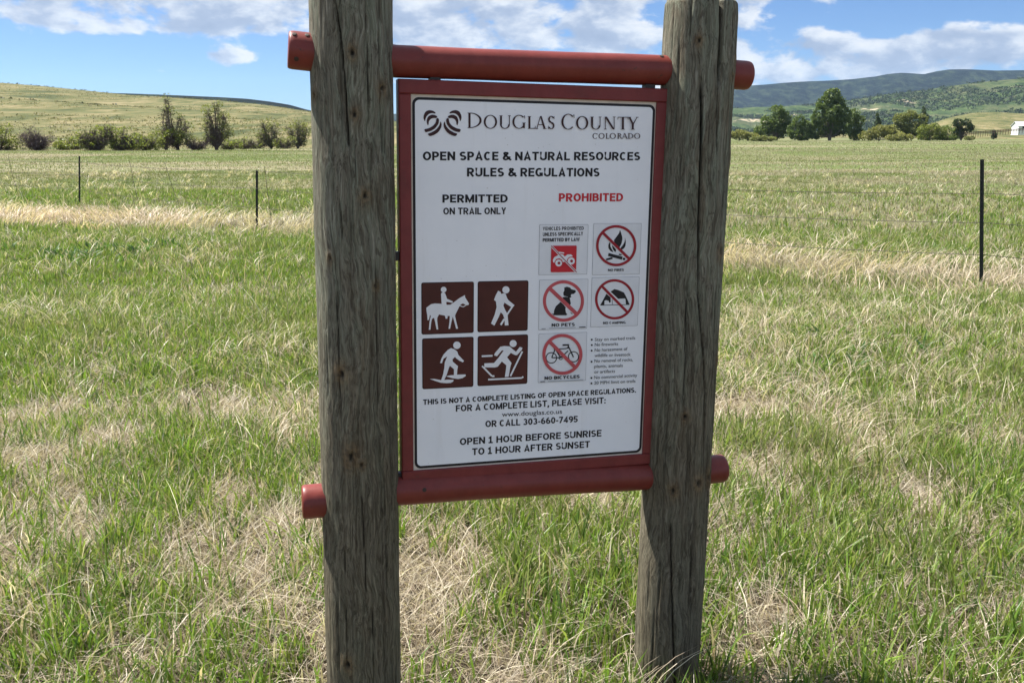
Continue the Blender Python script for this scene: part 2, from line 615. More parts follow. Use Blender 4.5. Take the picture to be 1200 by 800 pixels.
def crest_fun(pts, dist):
    """crest height over azimuth from points (photo column, photo row) of the skyline seen at that distance"""
    a = [math.atan2(ray(px, py)[0], ray(px, py)[1]) for px, py in pts]
    h = []
    for px, py in pts:
        d = ray(px, py)
        h.append(CAM_H + dist * d[2] / math.hypot(d[0], d[1]))
    return lambda A: np.interp(A, a, h)


HILL_D = 620.0
hill_crest = crest_fun([(-900, 60), (-500, 74), (-200, 84), (0, 97), (50, 101), (100, 106), (150, 111), (200, 114), (250, 117.5), (300, 122), (330, 126), (360, 131), (420, 138), (520, 148), (660, 157), (760, 162)], HILL_D)


def hill_z(X, Y, A=None, R=None):
    R = np.hypot(X, Y); A = np.arctan2(X, Y)
    H = hill_crest(A)
    t = np.clip((R - 105) / (HILL_D - 105), 0, 1.0)
    prof = t ** 1.25
    fall = 1 - 0.5 * sstep(HILL_D, HILL_D * 1.7, R)
    bumps = (fbm(X * 0.012, Y * 0.012, oct=4) - 0.5) * 5.0 * sstep(130, 300, R) * (1 - 0.75 * sstep(520, 600, R))
    gully = -1.6 * np.exp(-((R - 372 - 14 * np.sin(A * 14)) / 7.0) ** 2)
    return -0.6 + (H + 0.6) * prof * fall + bumps + gully * sstep(0.1, 0.2, t)


polar_sheet('grass_hill', math.radians(-78), math.radians(9), np.concatenate([np.linspace(100, 640, 170), np.linspace(650, 1150, 26)]), 420, hill_z, M['hill'])


def ridge(name, pts, dist, r0, r1, mat, rough, naz, nr, a0, a1, seed, power=0.9):
    cf = crest_fun(pts, dist)

    def zf(X, Y, A, R):
        H = cf(A)
        t = np.clip((R - r0) / (dist - r0), 0, 1)
        back = 1 - 0.6 * sstep(dist, r1, R)
        n = (fbm(X * rough[0] + seed, Y * rough[0], oct=5, gain=0.55) - 0.5)
        spur = (np.abs(fbm(A * rough[2] + seed, R / dist * 1.2, oct=4) - 0.5) * 2)
        z = H * (t ** power) * back + n * rough[1] * np.minimum(1, t * 2) * (1 - 0.7 * sstep(0.9, 1.0, t)) - spur * rough[3] * np.sin(np.pi * np.clip(t, 0, 1))
        return z - 6 * (1 - t)
    polar_sheet(name, math.radians(a0), math.radians(a1), np.linspace(r0, r1, nr), naz, zf, mat)
    return zf


ridge('wooded_ridge', [(-700, 90), (-100, 100), (100, 108), (180, 110.5), (230, 112.5), (262, 114), (290, 116), (315, 119), (340, 123), (362, 129), (400, 136), (520, 146), (700, 155)],
      1900, 900, 2600, M['mountain'], (0.004, 14, 30, 10), 260, 50, -60, 8, 3)
ridge('mountain_ridge', [(-300, 150), (200, 147), (380, 140), (520, 128), (640, 118), (760, 108), (860, 101), (880, 100), (940, 96), (996, 93), (1025, 90), (1040, 87), (1056, 85.5), (1070, 86.5), (1083, 87.5), (1098, 84), (1112, 82), (1141, 82), (1171, 83), (1200, 83), (1300, 86), (1600, 95), (2200, 115)],
      6200, 4700, 7600, M['mountain'], (0.0016, 70, 26, 90), 620, 110, -25, 60, 11)
FOOT = ridge('foothill', [(300, 158), (600, 146), (760, 134), (860, 127), (900, 125), (950, 122), (985, 119), (1010, 115), (1040, 110), (1080, 106), (1110, 101), (1150, 96), (1200, 92), (1300, 86), (1600, 92), (2200, 110)],
      3000, 2050, 3700, M['foothill'], (0.0035, 30, 24, 34), 560, 130, -16, 60, 5)
RISE = ridge('tan_rise', [(700, 166), (900, 162), (1020, 156), (1060, 152), (1090, 145), (1115, 137), (1140, 132), (1165, 131), (1200, 133), (1300, 130), (1600, 140), (2100, 150)],
      1000, 480, 1400, M['hill'], (0.01, 5, 20, 2), 240, 50, 6, 56, 9, 1.3)


def terrain_z(x, y):
    return float(max(ground_z(np.array(x, float), np.array(y, float)), hill_z(np.array(x, float), np.array(y, float)) if x < 20 and math.hypot(x, y) > 100 else -9))


# ------------------------------------------------------------------ the air between here and the mountains
def build_haze():
    bx, by0, by1, z0, z1 = 11800.0, -400.0, 11900.0, -60.0, 700.0
    v = [(x, y, z) for x in (-bx, bx) for y in (by0, by1) for z in (z0, z1)]
    f = [(0, 1, 3, 2), (4, 6, 7, 5), (0, 4, 5, 1), (2, 3, 7, 6), (0, 2, 6, 4), (1, 5, 7, 3)]
    m = bpy.data.materials.new('thin_air')
    m.use_nodes = True
    t = NT(m.node_tree)
    out = t.n('ShaderNodeOutputMaterial')
    pv = t.n('ShaderNodeVolumePrincipled')
    pv.inputs['Color'].default_value = (0.48, 0.70, 1.0, 1)
    pv.inputs['Density'].default_value = 3.0e-5
    pv.inputs['Anisotropy'].default_value = 0.2
    t.l(pv.outputs[0], out.inputs['Volume'])
    tag(mesh_obj('haze', v, f, m), kind='stuff')


HAZE = True
if HAZE:
    build_haze()

# ------------------------------------------------------------------ the sign
YAW, TILT, ROLL = 0.26505109, -0.0273456, -0.0208522
SIGN_C = np.array([0.05936597, 2.33272429, 1.1266454])          # centre of the frame's front plane
u0 = np.array([math.cos(YAW), math.sin(YAW), 0]); n0 = np.array([math.sin(YAW), -math.cos(YAW), 0]); k0 = np.array([0, 0, 1.0])
v0 = k0 * math.cos(TILT) + n0 * math.sin(TILT)
BU = u0 * math.cos(ROLL) + v0 * math.sin(ROLL)
BV = v0 * math.cos(ROLL) - u0 * math.sin(ROLL)
BN = np.cross(BU, BV); BN = -BN if BN[1] > 0 else BN           # towards the reader
FW, FH = 0.6926, 1.0                                            # frame, outside


def uv(px, py):
    """a point of the photographed board in board metres (right, up)"""
    d = ray(px, py)
    P = CAM + d * (((SIGN_C - CAM) @ BN) / (d @ BN)) - SIGN_C
    return float(P @ BU), float(P @ BV)


def B(u, v, w=0.0):
    """board coordinates to the world; w is towards the reader"""
    return SIGN_C + BU * u + BV * v + BN * w


sign = empty('trail_sign', tuple(SIGN_C * np.array([1, 1, 0])))
tag(sign, 'trail rules notice board in a red frame between two weathered log posts', 'sign')
SIGN_O = np.array(sign.location)


def child(name, verts, faces, mats, parent=sign, **kw):
    """mesh given in world coordinates, stored relative to the sign's base"""
    V = np.asarray(verts, float) - SIGN_O
    return mesh_obj(name, V, faces, mats, parent, **kw)


def tube(pts, rads, seg=20, cap=True):
    """a tube through points with a radius at each; returns verts, faces"""
    pts = [np.asarray(p, float) for p in pts]
    V, Fc = [], []
    prev = None
    for i, p in enumerate(pts):
        d = (pts[min(i + 1, len(pts) - 1)] - pts[max(i - 1, 0)])
        d = d / np.linalg.norm(d)
        a = np.cross(d, [0, 0, 1.0]) if abs(d[2]) < 0.9 else np.cross(d, [1.0, 0, 0])
        if prev is not None:
            a = prev - d * (prev @ d)
        a /= np.linalg.norm(a)
        prev = a
        b = np.cross(d, a)
        for k in range(seg):
            t = 2 * math.pi * k / seg
            V.append(p + (a * math.cos(t) + b * math.sin(t)) * rads[i])
    for i in range(len(pts) - 1):
        for k in range(seg):
            k2 = (k + 1) % seg
            Fc.append((i * seg + k, i * seg + k2, (i + 1) * seg + k2, (i + 1) * seg + k))
    if cap:
        Fc.append(tuple(range(seg))[::-1])
        Fc.append(tuple(range((len(pts) - 1) * seg, len(pts) * seg)))
    return V, Fc


# --- log posts: real cracks, grain furrows and knots in the mesh
def build_post(uc_top, uc_bot, R, vtop, cracks, knots, mat, seed):
    WC = -0.02                                                  # the axis lies a little behind the board's front
    zb = -0.35
    axis_top = B(uc_top, vtop, WC)
    axis_bot = B(uc_bot, -1.13, WC)
    dirv = axis_top - axis_bot
    axis_bot = axis_bot + dirv / dirv[2] * (zb - axis_bot[2])
    seg, rings = 230, 470
    L = np.linalg.norm(axis_top - axis_bot)
    th = np.linspace(0, 2 * math.pi, seg, endpoint=False)
    s = np.linspace(0, 1, rings)
    T, Sx = np.meshgrid(th, s)
    Z = Sx * L
    cx, sx = np.cos(T), np.sin(T)
    r = R * (1 + 0.035 * (fbm(cx * 1.1 + seed, sx * 1.1, Z * 1.3, 3) - 0.5) + 0.02 * (fbm(cx * 3 + seed, sx * 3, Z * 4, 3) - 0.5))
    grain = fbm(cx * 14 + seed, sx * 14, Z * 3.0, 3, 0.6)
    fur = np.clip((grain - 0.56) * 6, 0, 1)
    r -= fur * 0.0022
    r += (fbm(cx * 9 + seed, sx * 9, Z * 14, 2) - 0.5) * 0.0022
    mark = np.clip((grain - 0.66) * 5, 0, 0.5)
    knot = np.zeros_like(r)

    def tz(px, py):
        """angle on the post facing the reader (0 = straight out) and height along it, of a photographed point"""
        u, v = uv(px, py)
        uc = uc_bot + (uc_top - uc_bot) * (v + 1.13) / (vtop + 1.13)
        a = math.asin(max(-0.97, min(0.97, (u - uc) / R)))
        P = B(u, v)
        return a, float((P - axis_bot) @ (dirv / np.linalg.norm(dirv)))
    Tw = (T + math.pi) % (2 * math.pi) - math.pi                 # 0 faces the reader
    for pts, wd, dp in cracks:
        q = sorted([tz(*p) for p in pts], key=lambda e: e[1])
        zz = [e[1] for e in q]; aa = [e[0] for e in q]
        a = np.interp(Z, zz, aa) + (fbm(Z * 14 + seed, Z * 0 + 3, oct=3) - 0.5) * 0.05
        ends = sstep(zz[0] - 0.02, zz[0] + 0.05, Z) * (1 - sstep(zz[-1] - 0.05, zz[-1] + 0.02, Z))
        wid = wd * (0.45 + 0.75 * fbm(Z * 9 + seed * 3, Z * 0, oct=2))
        g = np.exp(-((Tw - a) * R / wid) ** 2) * ends
        r -= g * dp
        mark = np.maximum(mark, np.clip(g * 1.5 - 0.2, 0, 1))
    for px, py, sz in knots:
        a, z = tz(px, py)
        e = np.hypot((Tw - a) * R / (0.0058 * sz), (Z - z) / (0.0092 * sz))
        e = e + (fbm(T * 20, Z * 60, oct=2) - 0.5) * 0.7
        core = np.exp(-(e / 0.8) ** 4)
        halo = np.exp(-(e / 2.3) ** 2)
        knot = np.maximum(knot, halo * (1 - core))
        mark = np.maximum(mark, core)
        r += halo * 0.0035 - core * 0.008
    # worn rim at the sawn top
    r -= 0.006 * sstep(L - 0.012, L, Z) + 0.004 * sstep(L - 0.05, L, Z) * fbm(cx * 6 + seed, sx * 6, oct=2)
    mark = np.clip(mark, 0, 1)
    ax = dirv / np.linalg.norm(dirv)
    e_out = BN - ax * (BN @ ax); e_out /= np.linalg.norm(e_out)
    e_side = np.cross(ax, e_out)
    if e_side @ BU < 0:
        e_side = -e_side
    off = r[..., None] * (np.cos(T)[..., None] * e_out + np.sin(T)[..., None] * e_side)
    notch = 0
    for pts, wd, dp in cracks:
        if min(p[1] for p in pts) < -50:
            notch = notch - 0.028 * np.exp(-((Tw - tz(*pts[1])[0]) * R / 0.006) ** 2) * (Sx > 0.996)
    topw = notch + ((fbm(cx * 2.2 + seed, sx * 2.2, oct=3) - 0.5) * 0.022 + (fbm(cx * 9 + seed, sx * 9, oct=3) - 0.5) * 0.018) * (Sx > 0.999)
    P = axis_bot + Z[..., None] * ax + off + topw[..., None] * ax
    V = P.reshape(-1, 3)
    Fc = []
    for i in range(rings - 1):
        a = i * seg
        for k in range(seg):
            k2 = (k + 1) % seg
            Fc.append((a + k, a + k2, a + seg + k2, a + seg + k))
    c = len(V)
    V = np.vstack([V, axis_bot + ax * (L - 0.003)])
    a = (rings - 1) * seg
    for k in range(seg):
        Fc.append((a + k, a + (k + 1) % seg, c))
    mk = np.append(mark.ravel(), 0.0)
    kn = np.append(knot.ravel(), 0.0)
    return child('post', V, Fc, mat, smooth=True, col={'mark': mk, 'knot': kn})


build_post(-0.453, -0.4505, 0.0965, 0.94,
           [([(389, 0), (397, 60), (402, 120), (406, 180)], 0.0022, 0.016), ([(395, 232), (399, 280)], 0.002, 0.01),
            ([(424, 0), (427, 130)], 0.0014, 0.006), ([(441, 0), (440, 90), (446, 200)], 0.0015, 0.006), ([(392, 340), (398, 500)], 0.0016, 0.007),
            ([(436, 300), (440, 470)], 0.0016, 0.007), ([(420, 560), (426, 690)], 0.0017, 0.007), ([(447, 540), (450, 700)], 0.0017, 0.007), ([(455, 100), (458, 260)], 0.0013, 0.005),
            ([(400, 620), (405, 800)], 0.0014, 0.005), ([(432, 690), (436, 860)], 0.0016, 0.007)],
           [(409, 66, 1.0), (444, 106, 1.1), (368, 112, 1.0), (412, 136, 0.9), (424, 228, 1.3), (398, 431, 1.5), (408, 525, 1.7), (420, 533, .8), (405, 764, 1.4), (436, 330, .8), (385, 300, .7)],
           mat_wood_post('weathered_log_a', 3.1), 2.7)
build_post(0.4365, 0.4265, 0.0940, 0.722,
           [([(831, -60), (830, 40), (828, 100)], 0.0056, 0.036), ([(828, 80), (825, 130), (826, 190)], 0.0018, 0.008), ([(807, 95), (808, 160), (804, 262), (803, 330)], 0.0028, 0.018),
            ([(803, 330), (812, 440), (812, 550)], 0.0022, 0.016), ([(818, 548), (819, 620), (816, 690)], 0.0028, 0.02), ([(792, 330), (788, 470)], 0.0016, 0.007), ([(775, 600), (776, 700), (779, 800)], 0.0024, 0.014),
            ([(845, 20), (846, 150), (838, 300)], 0.0016, 0.007), ([(800, 0), (798, 50)], 0.0018, 0.007), ([(826, 330), (822, 470)], 0.0015, 0.006), ([(796, 600), (797, 720)], 0.0015, 0.006)],
           [(853, 78, 1.4), (851, 186, 1.2), (832, 292, 1.2), (822, 551, 1.7), (805, 556, 1.4), (778, 566, 1.2), (846, 92, .8), (806, 51, .9), (790, 480, .9), (832, 420, .8)],
           mat_wood_post('weathered_log_b', 8.4), 9.2)


# --- round rails through the posts
def build_rail(pts, R, rl, nails):
    W = -0.022
    P = [B(*uv(*p), W) for p in pts]
    # points along the rail, with softly rounded sawn ends
    Q, rad = [], []
    e0 = (P[1] - P[0]) / np.linalg.norm(P[1] - P[0]); e1 = (P[-1] - P[-2]) / np.linalg.norm(P[-1] - P[-2])
    Q += [P[0] + e0 * t for t in (0, 0.0015, 0.005, 0.011)]
    rad += [rl * f for f in (0.90, 0.955, 0.985, 1.0)]
    cum = [P[0] + e0 * 0.011] + P[1:-1] + [P[-1] - e1 * 0.011]
    rr = [rl, rl] + [R] * (len(P) - 2)
    for i in range(len(cum) - 1):
        for k in range(1, 13):
            f = k / 12
            Q.append(cum[i] * (1 - f) + cum[i + 1] * f)
            rad.append(rr[i] * (1 - f) + rr[i + 1] * f)
    Q += [P[-1] - e1 * t for t in (0.005, 0.0015, 0)]
    rad += [R * f for f in (0.985, 0.955, 0.90)]
    rad = [r * (1 + 0.010 * math.sin(p @ BU * 9.0) + 0.006 * math.sin(p @ BU * 23.0)) for p, r in zip(Q, rad)]
    V, Fc = tube(Q, rad, 48)
    rail = child('rail', V, Fc, M['red'], smooth=True)
    # nails driven into the rail
    for px, py in nails:
        u, v = uv(px, py)
        vc = np.interp(u, [uv(*p)[0] for p in pts], [uv(*p)[1] for p in pts])
        Rn = rl if u < uv(*pts[1])[0] + 0.02 else R
        s = max(-0.93, min(0.93, (v - vc) / Rn))
        c = math.sqrt(1 - s * s)
        o = B(u, vc, W)
        nrm = BV * s + BN * c
        Vn, Fn = tube([o + nrm * (Rn - 0.002), o + nrm * (Rn + 0.0015), o + nrm * (Rn + 0.0022)], [0.0055, 0.0055, 0.0035], 12)
        child('nail', Vn, Fn, M['nail'], rail)
    return rail


build_rail([(338, 57), (364, 60), (466, 71), (628, 77), (790, 82), (862, 86.5), (882, 88)], 0.0374, 0.0425, [(345, 41), (360, 42), (347, 70), (776, 66), (786, 64)])
build_rail([(354.5, 591.5), (378, 589.5), (466, 577), (618, 567), (768, 559), (834, 553), (852, 551)], 0.0402, 0.0425, [(496, 571)])

# --- frame: four boards round the panel, standing proud of it
IW = (-0.3165, 0.3170)      # opening
IH = (-0.4705, 0.4660)
OU, OV = FW / 2, FH / 2


def slab(u1, v1, u2, v2, w1, w2, bev=0.0025):
    """a board with its front edges eased"""
    a = [(u1, v1, w1), (u2, v1, w1), (u2, v2, w1), (u1, v2, w1)]
    b = [(u1, v1, w2 - bev), (u2, v1, w2 - bev), (u2, v2, w2 - bev), (u1, v2, w2 - bev)]
    c = [(u1 + bev, v1 + bev, w2), (u2 - bev, v1 + bev, w2), (u2 - bev, v2 - bev, w2), (u1 + bev, v2 - bev, w2)]
    V = [B(*p) for p in a + b + c]
    Fc = [(3, 2, 1, 0)]
    for i in range(4):
        j = (i + 1) % 4
        Fc += [(i, j, 4 + j, 4 + i), (4 + i, 4 + j, 8 + j, 8 + i)]
    Fc.append((8, 9, 10, 11))
    return V, Fc


frame = empty('frame'); frame.parent = sign
FR_V, FR_F = [], []
for q in ((-OU, IH[1], OU, OV), (-OU, -OV, OU, IH[0]), (-OU, IH[0] + 0.0004, IW[0], IH[1] - 0.0004), (IW[1], IH[0] + 0.0004, OU, IH[1] - 0.0004)):
    V, Fc = slab(*q, -0.040, 0.0)
    o_ = len(FR_V)
    FR_V += V
    FR_F += [tuple(i + o_ for i in f) for f in Fc]
bpy.data.objects.remove(frame)
frame = child('frame', FR_V, FR_F, M['frame'])
# dark spacers hold the frame clear of the top rail
for px in (511, 764):
    u, v = uv(px, 93 if px < 600 else 102)
    V, Fc = slab(u - 0.013, OV - 0.001, u + 0.013, OV + 0.010, -0.034, -0.008, 0.001)
    child('spacer', V, Fc, M['steel'])
for px, py in ((466, 301), (470, 561)):
    u, v = uv(px, py)
    V, Fc = slab(-OU - 0.012, v - 0.011, -OU + 0.0005, v + 0.011, -0.034, -0.010, 0.001)
    child('spacer', V, Fc, M['steel'])

# --- panel
PW = -0.006                                   # panel face lies 6 mm behind the frame's front
V, Fc = slab(IW[0] - 0.004, IH[0] - 0.004, IW[1] + 0.004, IH[1] + 0.004, -0.030, PW - 0.0012, 0.0005)
panel = child('sign_panel', V, Fc, M['edge'])


class Decal:
    """flat printed or vinyl shapes on the board; each new shape lies a hair above the last"""
    def __init__(self, base=0.0):
        self.w = PW + 0.0004 + base
        self.V, self.F, self.mi, self.mats = [], [], [], []

    def _mat(self, m):
        if m not in self.mats:
            self.mats.append(m)
        return self.mats.index(m)

    def step(self):
        self.w += 0.00012

    def poly(self, pts, m, step=True):
        if step: self.step()
        mi = self._mat(m)
        tri = tessellate_polygon([[Vector((p[0], p[1], 0)) for p in pts]])
        o = len(self.V)
        self.V += [B(p[0], p[1], self.w) for p in pts]
        for t in tri:
            a, b, c = [pts[i] for i in t]
            cr = (b[0] - a[0]) * (c[1] - a[1]) - (b[1] - a[1]) * (c[0] - a[0])
            self.F.append(tuple(o + i for i in (t if cr > 0 else t[::-1])))
            self.mi.append(mi)

    def strip(self, A, Bp, m, closed=False, step=True):
        if step: self.step()
        mi = self._mat(m)
        o, n = len(self.V), len(A)
        self.V += [B(p[0], p[1], self.w) for p in A] + [B(p[0], p[1], self.w) for p in Bp]
        for i in range(n if closed else n - 1):
            j = (i + 1) % n
            self.F.append((o + i, o + j, o + n + j, o + n + i))
            self.mi.append(mi)

    def build(self, name, label=None, parent=panel):
        ob = child(name, self.V, self.F, self.mats, parent, midx=self.mi)
        if label: ob['label'] = label
        return ob


def smooth_poly(pts, it=1):
    for _ in range(it):
        q = []
        for i in range(len(pts)):
            a, b = pts[i], pts[(i + 1) % len(pts)]
            q += [(a[0] * .8 + b[0] * .2, a[1] * .8 + b[1] * .2), (a[0] * .2 + b[0] * .8, a[1] * .2 + b[1] * .8)]
        pts = q
    return pts


class Art(Decal):
    """drawing in the coordinates of an enlarged crop of the photo (origin, pixels per crop unit), rectified onto the board"""
    def __init__(self, ox, oy, k, base=0.0):
        super().__init__(base)
        self.ox, self.oy, self.k = ox, oy, k

    def q(self, p):
        return uv(self.ox + p[0] * self.k, self.oy + p[1] * self.k)

    def shape(self, pts, m, smooth=0):
        self.poly([self.q(p) for p in (smooth_poly(pts, smooth) if smooth else pts)], m)

    def disc(self, x, y, r, m, ry=None):
        ry = ry or r
        self.shape([(x + r * math.cos(t), y + ry * math.sin(t)) for t in np.linspace(0, 2 * math.pi, 28, endpoint=False)], m)

    def ring(self, x, y, rx, ry, w, m, n=64):
        T = np.linspace(0, 2 * math.pi, n, endpoint=False)
        A = [self.q((x + rx * math.cos(t), y + ry * math.sin(t))) for t in T]
        C = [self.q((x + (rx - w) * math.cos(t), y + (ry - w) * math.sin(t))) for t in T]
        self.strip(C, A, m, True)

    def arc(self, x, y, rx, ry, wx, wy, a0, a1, m, n=22):
        T = np.radians(np.linspace(a0, a1, n))
        A = [self.q((x + rx * math.cos(t), y - ry * math.sin(t))) for t in T]
        C = [self.q((x + (rx - wx) * math.cos(t), y - (ry - wy) * math.sin(t))) for t in T]
        self.strip(C, A, m)

    def line(self, pts, w, m, round_=False):
        for a, b in zip(pts[:-1], pts[1:]):
            d = np.array(b, float) - np.array(a, float)
            d /= np.linalg.norm(d)
            nrm = np.array([-d[1], d[0]]) * w / 2
            self.shape([tuple(np.array(a) + nrm), tuple(np.array(b) + nrm), tuple(np.array(b) - nrm), tuple(np.array(a) - nrm)], m)
        if round_:
            for p in pts:
                self.disc(p[0], p[1], w / 2, m)


def round_rect(u1, v1, u2, v2, r, n=8):
    P = []
    for cx, cy, a in ((u2 - r, v2 - r, 0), (u1 + r, v2 - r, 90), (u1 + r, v1 + r, 180), (u2 - r, v1 + r, 270)):
        P += [(cx + r * math.cos(math.radians(a + 90 * i / n)), cy + r * math.sin(math.radians(a + 90 * i / n))) for i in range(n + 1)]
    return P


face = Decal(-0.0009)
face.poly(round_rect(-0.3125, -0.4665, 0.3145, 0.4592, 0.016), M['black'])
face.poly(round_rect(-0.3062, -0.4600, 0.3080, 0.4530, 0.011), M['panel'])
face.build('sign_face')

def arcp(cx, cy, rx, ry, a0, a1, n=12):
    return [(cx + rx * math.cos(math.radians(a)), cy + ry * math.sin(math.radians(a))) for a in np.linspace(a0, a1, n)]


def glyph(ch, s):
    """capital letters of a plain gothic as centre lines; s is half the stroke, the cap height is 1; returns width, strokes"""
    T, m = 1 - s, 0.52
    if ch == 'A': w = .70; return w, [[(s * 1.1, 0), (w / 2, 1 - s * .6), (w - s * 1.1, 0)], [(w * .2, .27), (w * .8, .27)]]
    if ch == 'B': w = .64; return w, [[(s, 0), (s, 1)], [(s, T), (w * .5, T)] + arcp(w * .52, (T + m) / 2, w * .42 - s, (T - m) / 2, 90, -90, 8) + [(s, m)], [(w * .5, m)] + arcp(w * .52, (m + s) / 2, w * .48 - s, (m - s) / 2, 90, -90, 8) + [(s, s)]]
    if ch == 'C': w = .66; return w, [arcp(w / 2, .5, w / 2 - s, .5 - s, 48, 312, 20)]
    if ch == 'D': w = .68; return w, [[(s, 0), (s, 1)], [(s, T), (w * .42, T)] + arcp(w * .42, .5, w * .58 - s, .5 - s, 88, -88, 12) + [(s, s)]]
    if ch == 'E': w = .56; return w, [[(s, 0), (s, 1)], [(s, T), (w, T)], [(s, m), (w * .92, m)], [(s, s), (w, s)]]
    if ch == 'F': w = .54; return w, [[(s, 0), (s, 1)], [(s, T), (w, T)], [(s, m - .02), (w * .9, m - .02)]]
    if ch == 'G': w = .70; return w, [arcp(w / 2, .5, w / 2 - s, .5 - s, 48, 330, 20), [(w - s, .05), (w - s, .46)], [(w * .55, .46 - s), (w - s * .2, .46 - s)]]
    if ch == 'H': w = .68; return w, [[(s, 0), (s, 1)], [(w - s, 0), (w - s, 1)], [(s, m), (w - s, m)]]
    if ch == 'I': w = 2 * s; return w, [[(s, 0), (s, 1)]]
    if ch == 'J': w = .5; return w, [[(w - s, 1), (w - s, .3)] + arcp(w / 2, .3, w / 2 - s, .3 - s, 0, -165, 9)]
    if ch == 'K': w = .66; return w, [[(s, 0), (s, 1)], [(w - s, 1), (s * 1.6, .42)], [(w * .42, .58), (w - s, 0)]]
    if ch == 'L': w = .54; return w, [[(s, 0), (s, 1)], [(s, s), (w, s)]]
    if ch == 'M': w = .82; return w, [[(s, 0), (s, 1)], [(w - s, 0), (w - s, 1)], [(s, 1 - s * .5), (w / 2, .12), (w - s, 1 - s * .5)]]
    if ch == 'N': w = .68; return w, [[(s, 0), (s, 1)], [(w - s, 0), (w - s, 1)], [(s, 1 - s * .6), (w - s, s * .6)]]
    if ch in 'O0': w = .72 if ch == 'O' else .58; return w, [arcp(w / 2, .5, w / 2 - s, .5 - s, 0, 360, 28)]
    if ch == 'P': w = .60; return w, [[(s, 0), (s, 1)], [(s, T), (w * .5, T)] + arcp(w * .52, (T + .43) / 2, w * .48 - s, (T - .43) / 2, 90, -90, 9) + [(s, .43)]]
    if ch == 'Q': w = .72; return w, [arcp(w / 2, .5, w / 2 - s, .5 - s, 0, 360, 28), [(w * .55, .28), (w * .95, -.06)]]
    if ch == 'R': w = .65; return w, [[(s, 0), (s, 1)], [(s, T), (w * .48, T)] + arcp(w * .5, (T + .46) / 2, w * .47 - s, (T - .46) / 2, 90, -90, 9) + [(s, .46)], [(w * .46, .46), (w - s * .9, 0)]]
    if ch == 'S': w = .60; q = (.5 - s) / 2; return w, [arcp(w / 2, .5 + q, w / 2 - s * 1.1, q, 35, 262, 12) + arcp(w / 2, .5 - q, w / 2 - s, q, 82, -150, 13)]
    if ch == 'T': w = .62; return w, [[(w / 2, 0), (w / 2, 1)], [(0, T), (w, T)]]
    if ch == 'U': w = .66; return w, [[(s, 1), (s, .32)] + arcp(w / 2, .33, w / 2 - s, .33 - s, 180, 360, 13) + [(w - s, 1)]]
    if ch == 'V': w = .68; return w, [[(s * 1.1, 1), (w / 2, s * .6), (w - s * 1.1, 1)]]
    if ch == 'W': w = .98; return w, [[(s * 1.1, 1), (w * .27, s * .6), (w * .5, 1 - s * .6), (w * .73, s * .6), (w - s * 1.1, 1)]]
    if ch == 'X': w = .66; return w, [[(s * 1.1, 1), (w - s * 1.1, 0)], [(w - s * 1.1, 1), (s * 1.1, 0)]]
    if ch == 'Y': w = .66; return w, [[(s * 1.1, 1), (w / 2, .45), (w - s * 1.1, 1)], [(w / 2, .5), (w / 2, 0)]]
    if ch == 'Z': w = .60; return w, [[(0, T), (w - s, T), (s, s), (w, s)]]
    if ch == '1': w = .50; return w, [[(w * .08, .74), (w / 2, 1 - s * .7), (w / 2, s)], [(w * .02, s), (w * .98, s)]]
    if ch == '3': w = .56; q = (.5 - s) / 2; return w, [arcp(w * .46, .5 + q, w * .46 - s, q, 150, -90, 13), arcp(w * .48, .5 - q, w * .52 - s, q, 90, -155, 13)]
    if ch == '4': w = .60; return w, [[(w * .72, 0), (w * .72, 1 - s * .7), (s, .28), (w, .28)]]
    if ch == '5': w = .56; return w, [[(w * .94, T), (w * .2, T), (w * .14, .52)] + arcp(w * .46, .32, w * .54 - s, .32 - s, 115, -155, 14)]
    if ch in '69':
        w = .58
        L = [arcp(w / 2, .32, w / 2 - s, .32 - s, 0, 360, 20), [(s, .34), (w * .2, .7), (w * .62, 1 - s * .4)]]
        if ch == '9': L = [[(w - x, 1 - y) for x, y in l] for l in L]
        return w, L
    if ch == '7': w = .54; return w, [[(0, T), (w - s, T), (w * .3, 0)]]
    if ch == '&': w = .74; return w, [[(w, .02), (w * .24, .70)] + arcp(w * .40, .80, w * .2, .2 - s, 200, 0, 10)[:6] + arcp(w * .40, .80, w * .18, .2 - s, 90, -40, 7) + [(w * .22, .46)] + arcp(w * .36, .26, w * .36 - s, .26 - s, 125, 290, 10) + [(w * .78, .25), (w * .86, .45)]]
    if ch == '-': w = .32; return w, [[(0.02, .38), (w - .02, .38)]]
    if ch in '.:,':
        w = 2.2 * s
        L = [[(w / 2, 0), (w / 2, 2.1 * s)]]
        if ch == ':': L.append([(w / 2, .48), (w / 2, .48 + 2.1 * s)])
        if ch == ',': L.append([(w / 2, s * .6), (w * .15, -.16)])
        return w, L
    return .3, []


